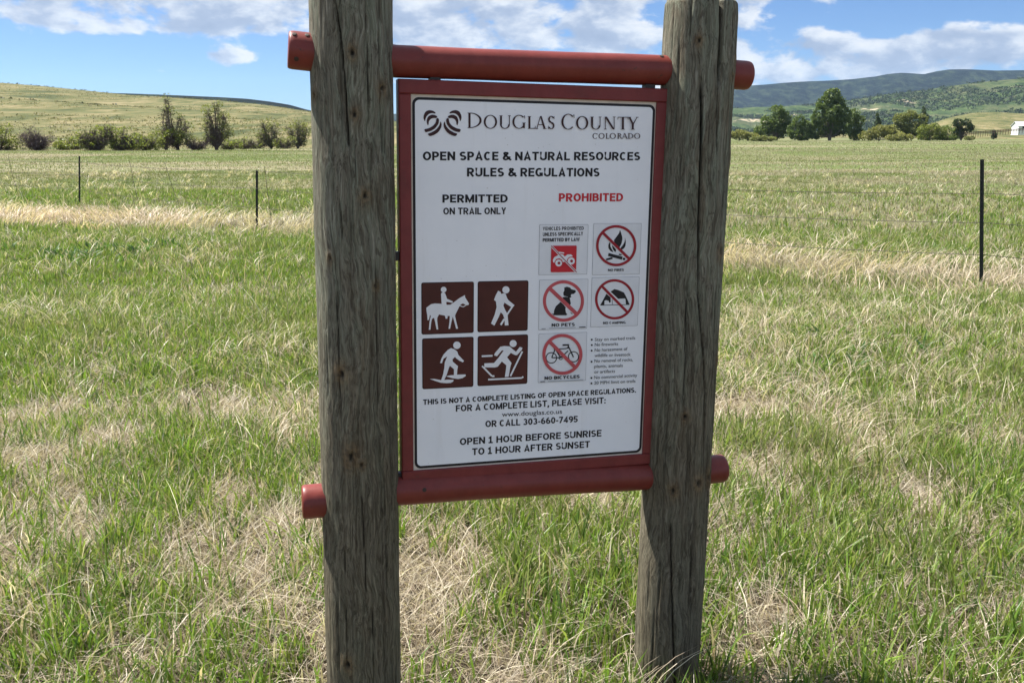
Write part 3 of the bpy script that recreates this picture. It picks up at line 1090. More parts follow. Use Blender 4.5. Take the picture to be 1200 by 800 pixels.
def gothic(dec, body, pl, pr, cap, m, s=0.082, gap=0.085):
    """a line of capitals from photo point pl to photo point pr along its baseline"""
    a = np.array(uv(*pl)); b = np.array(uv(*pr))
    hh = uv(pl[0], pl[1] - cap)[1] - a[1]
    x, items = 0.0, []
    for ch in body:
        w, L = glyph(ch, s)
        items.append((x, L))
        x += w + gap if ch != ' ' else 0.30
    tot = x - gap
    mi = dec._mat(m)
    w0 = dec.w + 0.00012
    for x, L in items:
        for k, pts in enumerate(L):
            P = np.array(pts, float)
            closed = len(P) > 8 and np.hypot(*(P[0] - P[-1])) < 1e-6
            d = np.diff(P, axis=0)
            keep = np.hypot(d[:, 0], d[:, 1]) > 1e-5
            P = np.vstack([P[:-1][keep], P[-1:]])
            d = np.diff(P, axis=0); d /= np.hypot(d[:, 0], d[:, 1])[:, None]
            n = np.stack([-d[:, 1], d[:, 0]], 1)
            N = np.zeros_like(P)
            N[0], N[-1] = n[0], n[-1]
            if closed:
                N[0] = N[-1] = (n[0] + n[-1]) / np.linalg.norm(n[0] + n[-1])
            for i in range(1, len(P) - 1):
                q = n[i - 1] + n[i]
                q /= max(1e-6, np.linalg.norm(q))
                N[i] = q / max(.45, q @ n[i])
            A, Bq = P + N * s, P - N * s
            f = lambda Z: [(a[0] + (b[0] - a[0]) * (x + zx) / tot, a[1] + (b[1] - a[1]) * (x + zx) / tot + zy * hh) for zx, zy in Z]
            dec.w = w0 + k * 0.00005
            A, Bq = f(A), f(Bq)
            o_, c = len(dec.V), len(A)
            dec.V += [B(p[0], p[1], dec.w) for p in A] + [B(p[0], p[1], dec.w) for p in Bq]
            for i in range(c - 1):
                dec.F.append((o_ + c + i, o_ + c + i + 1, o_ + i + 1, o_ + i))
                dec.mi.append(mi)
    dec.w = w0 + 0.0003


FONT_CAP = None


def text_data(body, bold=0.0):
    cu = bpy.data.curves.new('lettering', 'FONT')
    cu.body = body
    cu.size = 1.0
    cu.offset = bold
    cu.fill_mode = 'FRONT'
    cu.resolution_u = 4
    ob = bpy.data.objects.new('lettering', cu)
    COL.objects.link(ob)
    bpy.context.view_layer.update()
    me = bpy.data.meshes.new_from_object(ob.evaluated_get(bpy.context.evaluated_depsgraph_get()))
    v = np.array([tuple(p.co[:2]) for p in me.vertices])
    f = [tuple(p.vertices) for p in me.polygons]
    bpy.data.objects.remove(ob)
    bpy.data.curves.remove(cu)
    bpy.data.meshes.remove(me)
    return v, f


def text_to(dec, body, pl, pr, cap, m, bold=0.018, ratio=1.0):
    """set a line of text from photo point pl to photo point pr (its baseline ends), with capital height cap in pixels"""
    global FONT_CAP
    if FONT_CAP is None:
        h, _ = text_data('H')
        FONT_CAP = h[:, 1].max()
    v, f = text_data(body, bold)
    a = np.array(uv(*pl)); b = np.array(uv(*pr))
    top = np.array(uv(pl[0], pl[1] - cap))
    hh = (top[1] - a[1]) / (FONT_CAP + bold)
    x0, x1 = v[:, 0].min(), v[:, 0].max()
    t = (v[:, 0] - x0) / (x1 - x0)
    U = a[0] + (b[0] - a[0]) * t
    W = a[1] + (b[1] - a[1]) * t + (v[:, 1] + bold * 0.5) * hh
    dec.step()
    mi = dec._mat(m)
    o = len(dec.V)
    dec.V += [B(x, y, dec.w) for x, y in zip(U, W)]
    for q in f:
        p0, p1, p2 = [(U[i], W[i]) for i in q[:3]]
        cr = (p1[0] - p0[0]) * (p2[1] - p0[1]) - (p1[1] - p0[1]) * (p2[0] - p0[0])
        dec.F.append(tuple(o + i for i in (q if cr > 0 else q[::-1])))
        dec.mi.append(mi)


LINES = [('OPEN SPACE & NATURAL RESOURCES', (496, 188), (751, 188), 10.3, 'black', .098), ('RULES & REGULATIONS', (547.8, 207), (703.4, 207), 10.3, 'black', .098),
         ('PERMITTED', (519, 237.6), (595.6, 237.4), 9.5, 'black', .098), ('ON TRAIL ONLY', (520, 251.6), (593.8, 251.2), 8.0, 'black', .092), ('PROHIBITED', (655.6, 236.4), (731, 236), 9.7, 'redtext', .100),
         ('THIS IS NOT A COMPLETE LISTING OF OPEN SPACE REGULATIONS.', (496.3, 474.7), (746.3, 460.2), 6.1, 'black', .098), ('FOR A COMPLETE LIST, PLEASE VISIT:', (534.7, 482.8), (710.6, 473), 7.6, 'black', .092),
         ('www.douglas.co.us', (588.8, 488.7), (659.4, 485), 5.4, 'black', .010), ('OR CALL 303-660-7495', (569.4, 501), (677.8, 495), 7.6, 'black', .092),
         ('OPEN 1 HOUR BEFORE SUNRISE', (539.4, 522), (705.6, 511.6), 8.0, 'black', .092), ('TO 1 HOUR AFTER SUNSET', (553.8, 533.8), (692, 524.7), 8.0, 'black', .092)]
for body, pl, pr, cap, m, bold in LINES:
    dc = Decal()
    if body.isupper():
        gothic(dc, body, pl, pr, cap, M[m], bold)
    else:
        text_to(dc, body, pl, pr, cap, M[m], 0.004)
    dc.build('lettering', 'red lettering' if m == 'redtext' else None)

# --- the serif title: letters drawn as thick and thin strokes with serifs
def serif(A, ch, x0, x1, yt, yb, T, t, m):
    w, h = x1 - x0, yb - yt
    cx, cy = (x0 + x1) / 2, (yt + yb) / 2
    rect = lambda a, b, c, d: A.shape([(a, b), (c, b), (c, d), (a, d)], m)

    def serifs(x, y, half, up):
        s = t * 0.9
        A.shape([(x - half, y), (x + half, y), (x + half * 0.55, y - s * up), (x - half * 0.55, y - s * up)], m)
    if ch == 'D':
        rect(x0 + T * .5, yt, x0 + T * 1.5, yb)
        serifs(x0 + T, yt, T * 1.1, -1); serifs(x0 + T, yb, T * 1.1, 1)
        A.arc(x0 + T * 1.2, cy, w - T * 1.2, h / 2, T, t, -90, 90, m)
    elif ch in 'OQ':
        A.arc(cx, cy, w / 2, h / 2 * 1.03, T, t, 0, 360, m, 40)
    elif ch in 'CG':
        A.arc(cx + w * .04, cy, w * .54, h / 2 * 1.03, T, t, 42, 318, m, 34)
        A.shape([(x1 - t * 1.2, yt + h * .03), (x1, yt + h * .03), (x1 + t * .2, yt + h * .26), (x1 - t * .4, yt + h * .26)], m)
        if ch == 'G':
            rect(x1 - T, cy + h * .06, x1, yb - h * .04)
            serifs(x1 - T / 2, cy + h * .06, T * 1.0, -1)
    elif ch == 'U':
        rect(x0 + T * .3, yt, x0 + T * 1.3, cy + h * .2); rect(x1 - t * 1.6, yt, x1 - t * .6, cy + h * .2)
        serifs(x0 + T * .8, yt, T * 1.0, -1); serifs(x1 - t * 1.1, yt, T * .8, -1)
        A.arc((x0 + T * .3 + x1 - t * .6) / 2, cy + h * .18, (x1 - t * .6 - x0 - T * .3) / 2, h * .34, T * .85, t, 180, 360, m)
    elif ch == 'L':
        rect(x0 + T * .4, yt, x0 + T * 1.4, yb)
        serifs(x0 + T * .9, yt, T * 1.0, -1); serifs(x0 + T * .9, yb, T * .9, 1)
        rect(x0 + T, yb - t, x1, yb)
        A.shape([(x1 - t * 1.2, yb - t), (x1, yb - t), (x1 + t * .3, yb - h * .24), (x1 - t * .3, yb - h * .22)], m)
    elif ch == 'A':
        ax = cx - w * .02
        A.shape([(ax - t, yt), (ax, yt), (x0 + t * 1.6, yb), (x0 + t * .6, yb)], m)
        A.shape([(ax - t, yt), (ax + T * .35, yt), (x1 - T * .2, yb), (x1 - T * 1.25, yb)], m)
        rect(x0 + w * .25, yb - h * .36, x1 - w * .28, yb - h * .36 + t)
        serifs(x0 + t * 1.1, yb, T * .8, 1); serifs(x1 - T * .7, yb, T * 1.0, 1)
    elif ch == 'S':
        A.arc(cx, yt + h * .26, w * .46, h * .27, T * .8, t, 25, 250, m)
        A.arc(cx, yb - h * .27, w * .48, h * .28, T * .8, t, -155, 70, m)
        A.shape([(cx - w * .36, yt + h * .36), (cx - w * .12, yt + h * .36), (cx + w * .36, yb - h * .38), (cx + w * .12, yb - h * .36)], m)
        rect(x1 - t * 1.2, yt + h * .02, x1 - t * .3, yt + h * .22); rect(x0 + t * .3, yb - h * .24, x0 + t * 1.2, yb - h * .01)
    elif ch == 'N':
        rect(x0 + t, yt, x0 + t * 2, yb); rect(x1 - t * 2, yt, x1 - t, yb)
        A.shape([(x0 + t * .4, yt), (x0 + t * .4 + T * 1.2, yt), (x1 - t, yb), (x1 - t * 1.0 - T * .9, yb)], m)
        serifs(x0 + t * 1.5, yb, T * .8, 1); serifs(x1 - t * 1.5, yt, T * .8, -1)
    elif ch == 'T':
        rect(cx - T / 2, yt, cx + T / 2, yb); rect(x0, yt, x1, yt + t)
        serifs(cx, yb, T * 1.1, 1)
        A.shape([(x0, yt), (x0 + t, yt), (x0 + t * .3, yt + h * .22), (x0 - t * .3, yt + h * .22)], m)
        A.shape([(x1 - t, yt), (x1, yt), (x1 + t * .3, yt + h * .22), (x1 - t * .3, yt + h * .22)], m)
    elif ch == 'Y':
        rect(cx - T / 2, cy, cx + T / 2, yb)
        A.shape([(x0 + t, yt), (x0 + t + T * 1.05, yt), (cx + T / 2, cy + h * .06), (cx - T / 2, cy + h * .06)], m)
        A.shape([(x1 - t * 1.8, yt), (x1 - t * .8, yt), (cx + T / 2, cy + h * .06), (cx + T / 2 - t, cy)], m)
        serifs(x0 + T * .9, yt, T * 1.0, -1); serifs(x1 - t * 1.3, yt, T * .8, -1); serifs(cx, yb, T * 1.1, 1)
    elif ch == 'R':
        rect(x0 + T * .4, yt, x0 + T * 1.4, yb)
        serifs(x0 + T * .9, yt, T, -1); serifs(x0 + T * .9, yb, T, 1)
        A.arc(x0 + T, yt + h * .27, w * .62, h * .27, T, t, -90, 90, m)
        A.shape([(x0 + w * .38, cy), (x0 + w * .38 + T, cy), (x1, yb), (x1 - T * 1.2, yb)], m)


a1 = Art(490, 120, 130 / 1200)
for ch, x0, x1, yt in (('D', 538, 692, 112), ('O', 715, 860, 138), ('U', 885, 1002, 142), ('G', 1025, 1160, 138)):
    serif(a1, ch, x0, x1, yt, 278 if ch == 'D' else 284, 23 if ch == 'D' else 21, 8, M['emblem'])
a1.build('lettering', 'tall dark brown serif lettering')
a2 = Art(610, 120, 150 / 1200)
for ch, x0, x1, yt, yb in (('L', 72, 146, 130, 248), ('A', 150, 246, 129, 249), ('S', 262, 324, 129, 251), ('C', 388, 508, 110, 254), ('O', 525, 640, 131, 254), ('U', 660, 758, 135, 254), ('N', 788, 892, 135, 254), ('T', 914, 1012, 137, 255), ('Y', 1005, 1105, 138, 256)):
    serif(a2, ch, x0, x1, yt, yb, 19, 7, M['emblem'])
a2.build('lettering', 'tall dark brown serif lettering')
a3 = Art(610, 120, 150 / 1200)
for i, ch in enumerate('COLORADO'):
    x0 = (682, 738, 806, 842, 914, 957, 1012, 1070)[i]; x1 = (728, 795, 838, 900, 958, 1010, 1062, 1126)[i]
    serif(a3, ch, x0, x1, 290, 342, 9, 4.5, M['emblem'])
a3.build('lettering', 'small dark brown serif lettering')

em = Art(490, 120, 130 / 1200)
WINGS = [[(195, 112), (170, 92), (125, 82), (85, 98), (64, 140), (62, 175), (78, 210), (84, 180), (95, 150), (120, 125), (150, 115), (190, 121)],
         [(214, 152), (180, 135), (150, 133), (115, 150), (98, 185), (98, 220), (108, 250), (117, 240), (120, 205), (138, 180), (170, 168), (200, 172)],
         [(203, 168), (222, 172), (231, 190), (225, 232), (190, 281), (140, 311), (82, 325), (68, 292), (120, 280), (165, 255), (195, 220)],
         [(246, 203), (258, 230), (255, 270), (225, 320), (180, 352), (128, 368), (105, 340), (150, 325), (200, 295), (235, 250)]]
for wg in WINGS:
    em.shape(wg, M['emblem'], 1)
    em.shape([(537 - x, y) for x, y in wg], M['emblem'], 1)
em.build('emblem', 'brown emblem of two mirrored striped loops')

# --- four brown pictogram plates
K70 = 70 / 800


def plate(ox, oy, corners):
    A = Art(ox, oy, K70)
    c = [A.q(p) for p in corners]
    us = sorted(p[0] for p in c); vs = sorted(p[1] for p in c)
    u1, u2, v1, v2 = (us[0] + us[1]) / 2, (us[2] + us[3]) / 2, (vs[0] + vs[1]) / 2, (vs[2] + vs[3]) / 2
    A.poly(round_rect(u1, v1, u2, v2, 0.005, 4), M['dkbrown'])
    A.poly(round_rect(u1 + 0.0022, v1 + 0.0022, u2 - 0.0022, v2 - 0.0022, 0.004, 4), M['brown'])
    return A


W_ = M['white']
A = plate(490, 325, [(45, 72), (752, 60), (752, 748), (52, 770)])
A.shape([(115, 410), (140, 390), (180, 362), (230, 352), (320, 358), (390, 372), (440, 368), (480, 340), (560, 280), (612, 252), (632, 240), (635, 270), (660, 310), (688, 355), (680, 372), (655, 378), (625, 362), (605, 352), (580, 365), (560, 390), (535, 440), (510, 490), (500, 520), (515, 590), (540, 690), (515, 692), (490, 600), (470, 530), (452, 600), (434, 692), (412, 692), (425, 600), (430, 520), (400, 520), (398, 555), (375, 558), (362, 515), (285, 500), (262, 545), (260, 580), (275, 700), (252, 702), (232, 600), (218, 545), (190, 560), (180, 610), (170, 705), (148, 705), (157, 600), (175, 520), (165, 505), (150, 570), (132, 580), (125, 500), (115, 440)], W_)
A.shape([(312, 225), (322, 208), (345, 204), (365, 212), (380, 250), (392, 290), (470, 325), (466, 345), (400, 332), (384, 332), (382, 350), (390, 380), (322, 380), (316, 300)], W_)
A.disc(347, 167, 38, W_)
A.line([(562, 383), (610, 398), (645, 376)], 11, W_)
A.build('pictogram_plate', 'brown square plate with a rider on a horse')
A = plate(555, 325, [(60, 58), (740, 42), (735, 715), (60, 740)])
A.disc(440, 170, 48, W_)
A.shape([(335, 182), (365, 195), (376, 222), (345, 300), (305, 325), (280, 305), (300, 250)], W_)
A.shape([(375, 225), (410, 215), (435, 222), (455, 280), (475, 310), (555, 375), (540, 395), (510, 400), (440, 355), (420, 340), (405, 380), (430, 440), (462, 495), (466, 560), (475, 645), (425, 648), (420, 560), (400, 500), (370, 470), (340, 540), (285, 650), (240, 620), (290, 500), (315, 400), (305, 320), (350, 250)], W_)
A.line([(528, 392), (455, 500)], 22, W_)
A.line([(418, 560), (370, 640)], 26, W_)
A.build('pictogram_plate', 'brown square plate with a hiker carrying a pack and stick')
A = plate(490, 390, [(60, 80), (750, 55), (745, 725), (60, 762)])
A.disc(525, 170, 50, W_)
A.shape([(400, 235), (445, 208), (490, 222), (530, 255), (545, 300), (620, 380), (605, 398), (560, 378), (515, 345), (500, 325), (465, 360), (470, 390), (540, 450), (530, 500), (525, 570), (485, 575), (485, 490), (430, 445), (415, 480), (390, 560), (352, 640), (312, 640), (340, 560), (355, 480), (362, 400), (395, 320), (345, 350), (325, 410), (298, 408), (318, 345), (345, 295)], W_)
A.shape([(160, 622), (220, 620), (320, 638), (400, 630), (480, 632), (475, 655), (440, 675), (380, 678), (310, 672), (240, 650)], W_)
A.shape([(375, 585), (440, 572), (560, 562), (640, 560), (645, 580), (600, 610), (540, 622), (470, 612)], W_)
A.build('pictogram_plate', 'brown square plate with a figure on snowshoes')
A = plate(555, 388, [(60, 75), (735, 42), (730, 705), (60, 745)])
A.disc(537, 170, 47, W_)
A.shape([(365, 212), (420, 203), (490, 208), (530, 245), (575, 280), (625, 215), (660, 225), (655, 250), (590, 325), (565, 325), (505, 295), (455, 355), (515, 430), (500, 480), (475, 615), (425, 618), (440, 520), (445, 460), (385, 410), (330, 480), (290, 490), (150, 490), (150, 435), (280, 430), (340, 360), (410, 262), (385, 262), (320, 340), (280, 328), (290, 300)], W_)
A.line([(115, 340), (260, 333)], 24, W_)
A.line([(660, 275), (500, 605)], 22, W_)
A.line([(120, 470), (250, 605), (285, 607)], 22, W_)
A.line([(200, 652), (650, 630), (672, 612)], 22, W_)
A.build('pictogram_plate', 'brown square plate with a cross country skier')

# --- five white stickers
K64 = 64 / 800
BK, DR, FR = M['black'], M['darkred'], M['fadered']


def sticker(ox, oy, rect):
    A = Art(ox, oy, K64)
    a = A.q((rect[0], rect[3])); b = A.q((rect[2], rect[1]))
    A.poly(round_rect(a[0], a[1], b[0], b[1], 0.002, 3), M['grey'])
    A.poly(round_rect(a[0] + 0.0008, a[1] + 0.0008, b[0] - 0.0008, b[1] - 0.0008, 0.002, 3), M['sticker'])
    return A


def cap_line(A, body, xl, xr, yl, yr, h, m=None, bold=0.012):
    p = lambda x, y: (A.ox + x * A.k, A.oy + y * A.k)
    if body.isupper():
        gothic(A, body, p(xl, yl), p(xr, yr), h * A.k, m or BK, 0.075 + bold * 1.2)
    else:
        text_to(A, body, p(xl, yl), p(xr, yr), h * A.k, m or BK, 0.0)


A = sticker(628, 260, (48, 38, 780, 782))
for body, xr, yl, yr in (('VEHICLES PROHIBITED', 712, 128, 119), ('UNLESS SPECIFICALLY', 700, 211, 200), ('PERMITTED BY LAW', 648, 294, 284)):
    cap_line(A, body, 108, xr, yl, yr, 52, bold=0.022)
a = A.q((224, 742)); b = A.q((606, 348))
A.poly(round_rect(a[0], a[1], b[0], b[1], 0.003, 4), M['redtext'])
A.shape([(255, 560), (275, 520), (330, 490), (350, 470), (400, 478), (430, 510), (470, 480), (520, 478), (550, 505), (500, 520), (470, 550), (450, 580), (400, 592), (392, 560), (350, 535), (300, 548), (285, 605), (258, 592)], W_)
for x, y, r in ((340, 605, 50), (525, 575, 52)):
    A.disc(x, y, r + 12, M['redtext']); A.disc(x, y, r, W_); A.disc(x + 4, y, 21, M['darkred'])
A.line([(340, 448), (420, 458)], 16, W_)
A.line([(234, 360), (596, 735)], 30, W_)
A.line([(228, 352), (602, 740)], 13, M['darkred'])
A.build('sticker', 'white sticker with three black lines over a crossed out buggy on red')
A = sticker(690, 260, (58, 22, 785, 782))
A.shape([(468, 115), (488, 175), (505, 240), (492, 320), (455, 385), (400, 330), (374, 275), (420, 215), (455, 165)], BK, 1)
A.shape([(540, 222), (555, 300), (545, 370), (500, 412), (472, 388), (520, 330), (540, 280)], BK, 1)
A.shape([(315, 298), (328, 310), (325, 360), (355, 415), (375, 448), (330, 432), (298, 390), (295, 345)], BK, 1)
A.shape([(345, 340), (380, 370), (412, 412), (402, 448), (365, 410)], BK, 1)
A.line([(295, 480), (500, 535)], 46, BK); A.line([(275, 552), (345, 535)], 28, BK, True); A.line([(450, 478), (490, 486)], 18, BK); A.disc(525, 545, 19, BK)
A.ring(410, 350, 296, 302, 38, DR); A.line([(212, 158), (602, 545)], 40, DR)
cap_line(A, 'NO FIRES', 290, 522, 727, 722, 36)
A.build('sticker', 'white sticker with a crossed out campfire')
A = sticker(628, 324, (46, 38, 778, 790))
A.shape([(425, 165), (465, 152), (510, 165), (530, 190), (590, 205), (596, 230), (565, 258), (530, 262), (520, 285), (532, 305), (500, 318), (470, 300), (415, 285), (410, 240), (425, 210)], BK)
A.shape([(398, 308), (440, 298), (505, 312), (522, 400), (505, 430), (430, 360)], BK)
A.shape([(370, 375), (410, 410), (448, 458), (440, 475), (450, 535), (472, 560), (450, 572), (270, 572), (238, 540), (270, 550), (275, 500), (300, 440)], BK)
A.shape([(508, 522), (552, 546), (535, 554)], BK)
A.ring(412, 362, 302, 304, 46, FR); A.line([(212, 178), (606, 552)], 56, FR)
cap_line(A, 'NO PETS', 238, 578, 740, 728, 48, bold=.022)
A.line([(90, 770), (150, 768)], 12, M['grey']); A.line([(200, 762), (590, 748)], 8, M['grey']); A.line([(640, 746), (735, 742)], 13, BK)
A.build('sticker', 'white sticker with a crossed out sitting dog')
A = sticker(690, 322, (34, 30, 755, 772))
A.shape([(385, 212), (440, 225), (525, 262), (552, 310), (610, 440), (555, 440), (548, 362), (540, 350), (440, 355), (330, 250)], BK)
A.shape([(268, 280), (330, 335), (332, 400), (310, 415), (300, 385), (262, 375), (240, 385), (238, 445), (178, 448), (220, 370)], BK)
A.line([(180, 449), (606, 439)], 9, BK); A.line([(352, 360), (356, 440)], 12, M['grey'])
A.ring(388, 362, 288, 296, 37, DR); A.line([(196, 164), (586, 562)], 38, DR)
cap_line(A, 'NO CAMPING', 218, 548, 727, 717, 36)
A.build('sticker', 'white sticker with a crossed out tent')
A = sticker(628, 387, (38, 30, 760, 776))
for x, y, r in ((235, 408, 84), (560, 392, 82)):
    A.ring(x, y, r, r, 15, BK, 40)
for L_, w_ in (([(290, 282), (240, 405), (372, 405), (308, 305)], 17), ([(330, 280), (460, 270), (492, 238)], 15), ([(485, 240), (560, 398)], 18), ([(482, 212), (484, 268)], 18), ([(398, 220), (494, 216)], 22), ([(478, 305), (372, 405)], 15), ([(270, 278), (318, 275)], 20)):
    A.line(L_, w_, BK)
A.ring(370, 410, 28, 28, 9, BK, 24)
A.ring(395, 355, 294, 300, 46, FR); A.line([(200, 162), (592, 556)], 52, FR)
cap_line(A, 'NO BICYCLES', 132, 648, 728, 703, 48, bold=.022)
A.line([(70, 756), (140, 752)], 10, BK); A.line([(180, 750), (700, 728)], 8, M['grey'])
A.build('sticker', 'white sticker with a crossed out bicycle')

bl = Art(688, 388, K70)
for body, xl, xr, yl, yr, dot in (('Stay on marked trails', 112, 655, 138, 114, (72, 118)), ('No fireworks', 112, 425, 205, 193, (72, 190)), ('No harassment of', 110, 550, 278, 260, (70, 264)), ('wildlife or livestock', 108, 592, 350, 334, None),
                                  ('No removal of rocks,', 106, 622, 423, 404, (68, 412)), ('plants, animals', 104, 487, 496, 482, None), ('or artifacts', 104, 382, 569, 557, None), ('No commercial activity', 102, 678, 645, 613, (65, 630)), ('20 MPH limit on trails', 102, 655, 718, 689, (65, 702))):
    cap_line(bl, body, xl, xr, yl, yr, 42, bold=0.006)
    if dot:
        bl.disc(dot[0], dot[1], 13, BK)
bl.build('lettering', 'small bulleted list in black')

# ------------------------------------------------------------------ wire fence
def top_at(px, py, base):
    d = ray(px, py)
    return CAM[2] + d[2] / d[1] * base[1]


fpts = []
for bx, by, tx, ty in ((93, 240, 93, 183), (301, 267, 301, 200), (1150, 338, 1151, 187)):
    g = ground_at(bx, by)
    fpts.append((g[0], g[1], top_at(tx, ty, g), ray(tx, ty)[0] / ray(tx, ty)[1] * g[1] - g[0]))
A_, B_, C_ = fpts
mid = ((B_[0] + C_[0]) / 2, (B_[1] + C_[1]) / 2, 1.12, 0.0)
left = (A_[0] * 2 - B_[0], A_[1] * 2 - B_[1], 1.12, 0.0)
right = (C_[0] * 2 - mid[0], C_[1] * 2 - mid[1], 1.3, 0.0)
FENCE = [left, A_, B_, mid, C_, right]
fence = empty('wire_fence', (A_[0], A_[1], 0))
tag(fence, 'barbed wire fence on dark steel posts across the meadow behind the sign', 'fence')
FO = np.array(fence.location)
ptops = []
for x, y, zt, lean in FENCE:
    # T-shaped steel post with studs
    sect = [(-0.019, 0), (0.019, 0), (0.019, 0.005), (0.003, 0.006), (0.003, 0.030), (-0.003, 0.030), (-0.003, 0.006), (-0.019, 0.005)]
    zs = [-0.3, 0.0, zt * 0.5, zt - 0.004, zt]
    V, Fc = [], []
    for z in zs:
        sc = 0.85 if z == zt else 1.0
        V += [np.array([x + px_ * sc + lean * max(0, z) / zt, y + py_ * sc, z]) - FO for px_, py_ in sect]
    n = len(sect)
    for i in range(len(zs) - 1):
        for k in range(n):
            k2 = (k + 1) % n
            Fc.append((i * n + k, i * n + k2, (i + 1) * n + k2, (i + 1) * n + k))
    Fc.append(tuple(range((len(zs) - 1) * n, len(zs) * n)))
    for k in range(int(zt / 0.055)):
        z = 0.05 + k * 0.055
        o_ = len(V)
        for dz in (0, 0.02):
            for dx, dy in ((-0.006, -0.006), (0.006, -0.006), (0.006, -0.0004), (-0.006, -0.0004)):
                V.append(np.array([x + dx + lean * z / zt, y + dy, z + dz]) - FO)
        Fc += [tuple(o_ + i for i in q) for q in ((0, 1, 5, 4), (1, 2, 6, 5), (3, 0, 4, 7), (4, 5, 6, 7), (0, 3, 2, 1))]
    mesh_obj('post', np.array(V), Fc, M['tpost'], fence)


def wire_pt(h, i, f):
    p, q = FENCE[i], FENCE[i + 1]
    x, y = p[0] + (q[0] - p[0]) * f, p[1] + (q[1] - p[1]) * f
    return np.array([x, y - 0.008, h - 0.05 * 4 * f * (1 - f)])


for h in (0.34, 0.66, 0.95):
    pts = []
    for i in range(len(FENCE) - 1):
        pts += [wire_pt(h, i, f) for f in np.linspace(0, 1, 13)[:-1]]
    pts.append(wire_pt(h, len(FENCE) - 2, 1.0))
    V, Fc = tube([p - FO for p in pts], [0.0030] * len(pts), 5)
    # barbs
    V = list(V)
    for i in range(len(pts) - 1):
        L_ = np.linalg.norm(pts[i + 1] - pts[i])
        for k in range(int(L_ / 0.13)):
            p = pts[i] + (pts[i + 1] - pts[i]) * ((k + .5) * 0.13 / L_) - FO
            for s in (-1, 1):
                o_ = len(V)
                V += [p + np.array([0.002, 0, 0]), p + np.array([-0.002, 0, 0]), p + np.array([s * 0.012, 0.004, s * 0.014])]
                Fc.append((o_, o_ + 1, o_ + 2))
    mesh_obj('wire', np.array(V), Fc, M['rust'], fence)


def fence_y(px):
    """point of the fence line under a photo column"""
    for i in range(len(FENCE) - 1):
        for f in np.linspace(0, 1, 60):
            w = wire_pt(0.5, i, f)
            if abs(600 + F_PX * w[0] / (w[1] * CP + (CAM_H - w[2]) * SP) - px) < 2.5:
                return w
    return None


for pt, pb in ((14, 19), (156, 161), (197, 209), (313, 316), (1050, 1052)):
    a, b = fence_y(pt), fence_y(pb)
    if a is None or b is None:
        continue
    P0 = np.array([b[0], b[1], 0.12]) - FO; P1 = np.array([a[0], a[1], 1.02]) - FO
    pts = [P0 + (P1 - P0) * f + np.array([0.006 * math.sin(f * 9), 0, 0]) for f in np.linspace(0, 1, 8)]
    V, Fc = tube(pts, [0.0042] * 8, 6)
    mesh_obj('wire_stay', np.array(V), Fc, M['rust'], fence)


# ------------------------------------------------------------------ trees and bushes
def limb(V, F, C, pts, rads, c, seg=4):
    v, f = tube(pts, rads, seg, cap=False)
    o = len(V)
    V += v
    F += [tuple(i + o for i in q) for q in f]
    C += [c] * len(v)


def leaf_cloud(n, blobs, size, cols, rng, shell=0.55, hole=0.42, seed=0.0, droop=0.0):
    """n leaf sprays spread through the crown's blobs, thinned by noise so that gaps and clumps show"""
    tot = sum(b[3] * b[4] * b[5] for b in blobs)
    Vs, Qs, Cs = [], [], []
    off = 0
    for b in blobs:
        k = max(8, int(n * b[3] * b[4] * b[5] / tot * 1.7))
        d = rng.normal(size=(k, 3)); d /= np.linalg.norm(d, axis=1)[:, None]
        rr = shell + (1 - shell) * rng.random(k) ** 0.6
        rr *= 0.75 + 0.45 * fbm(d[:, 0] * 2.2 + seed + b[0], d[:, 1] * 2.2, d[:, 2] * 2.2 + b[2], 3)
        P = np.array(b[:3]) + d * rr[:, None] * np.array(b[3:6])
        L = min(b[3:6])
        nz = fbm(P[:, 0] * 1.6 / L + seed, P[:, 1] * 1.6 / L, P[:, 2] * 1.6 / L, 3)
        P = P[nz > hole]
        nz = nz[nz > hole]
        k = len(P)
        if not k:
            continue
        a = rng.normal(size=(k, 3)); a[:, 2] -= droop; a /= np.linalg.norm(a, axis=1)[:, None]
        c = np.cross(a, rng.normal(size=(k, 3))); c /= np.linalg.norm(c, axis=1)[:, None]
        s = size * (0.55 + 0.9 * rng.random(k))[:, None]
        q = np.stack([P - a * s, P - c * s * 0.55, P + a * s, P + c * s * 0.55], 1)
        Vs.append(q.reshape(-1, 3))
        Qs.append(np.arange(k * 4).reshape(-1, 4) + off)
        off += k * 4
        t = np.clip((nz - hole) * 2.5 + rng.normal(size=k) * 0.22, 0, 1)[:, None]
        col = np.array(cols[0]) * (1 - t) + np.array(cols[1]) * t
        Cs.append(np.repeat(col, 4, axis=0))
    return np.vstack(Vs), np.vstack(Qs), np.vstack(Cs)


GA = ((0.080, 0.118, 0.038), (0.190, 0.240, 0.082))     # cottonwood green
GB = ((0.130, 0.160, 0.036), (0.280, 0.300, 0.080))     # fresh yellow-green
GC = ((0.038, 0.058, 0.026), (0.085, 0.115, 0.048))     # dark evergreen
GD = ((0.200, 0.200, 0.070), (0.340, 0.330, 0.130))     # straw-green willow
GE = ((0.145, 0.160, 0.056), (0.275, 0.285, 0.110))     # sparse dull green
BARK_P = (0.125, 0.102, 0.090)
BARK_V = (0.135, 0.104, 0.106)
BARK_G = (0.145, 0.124, 0.100)


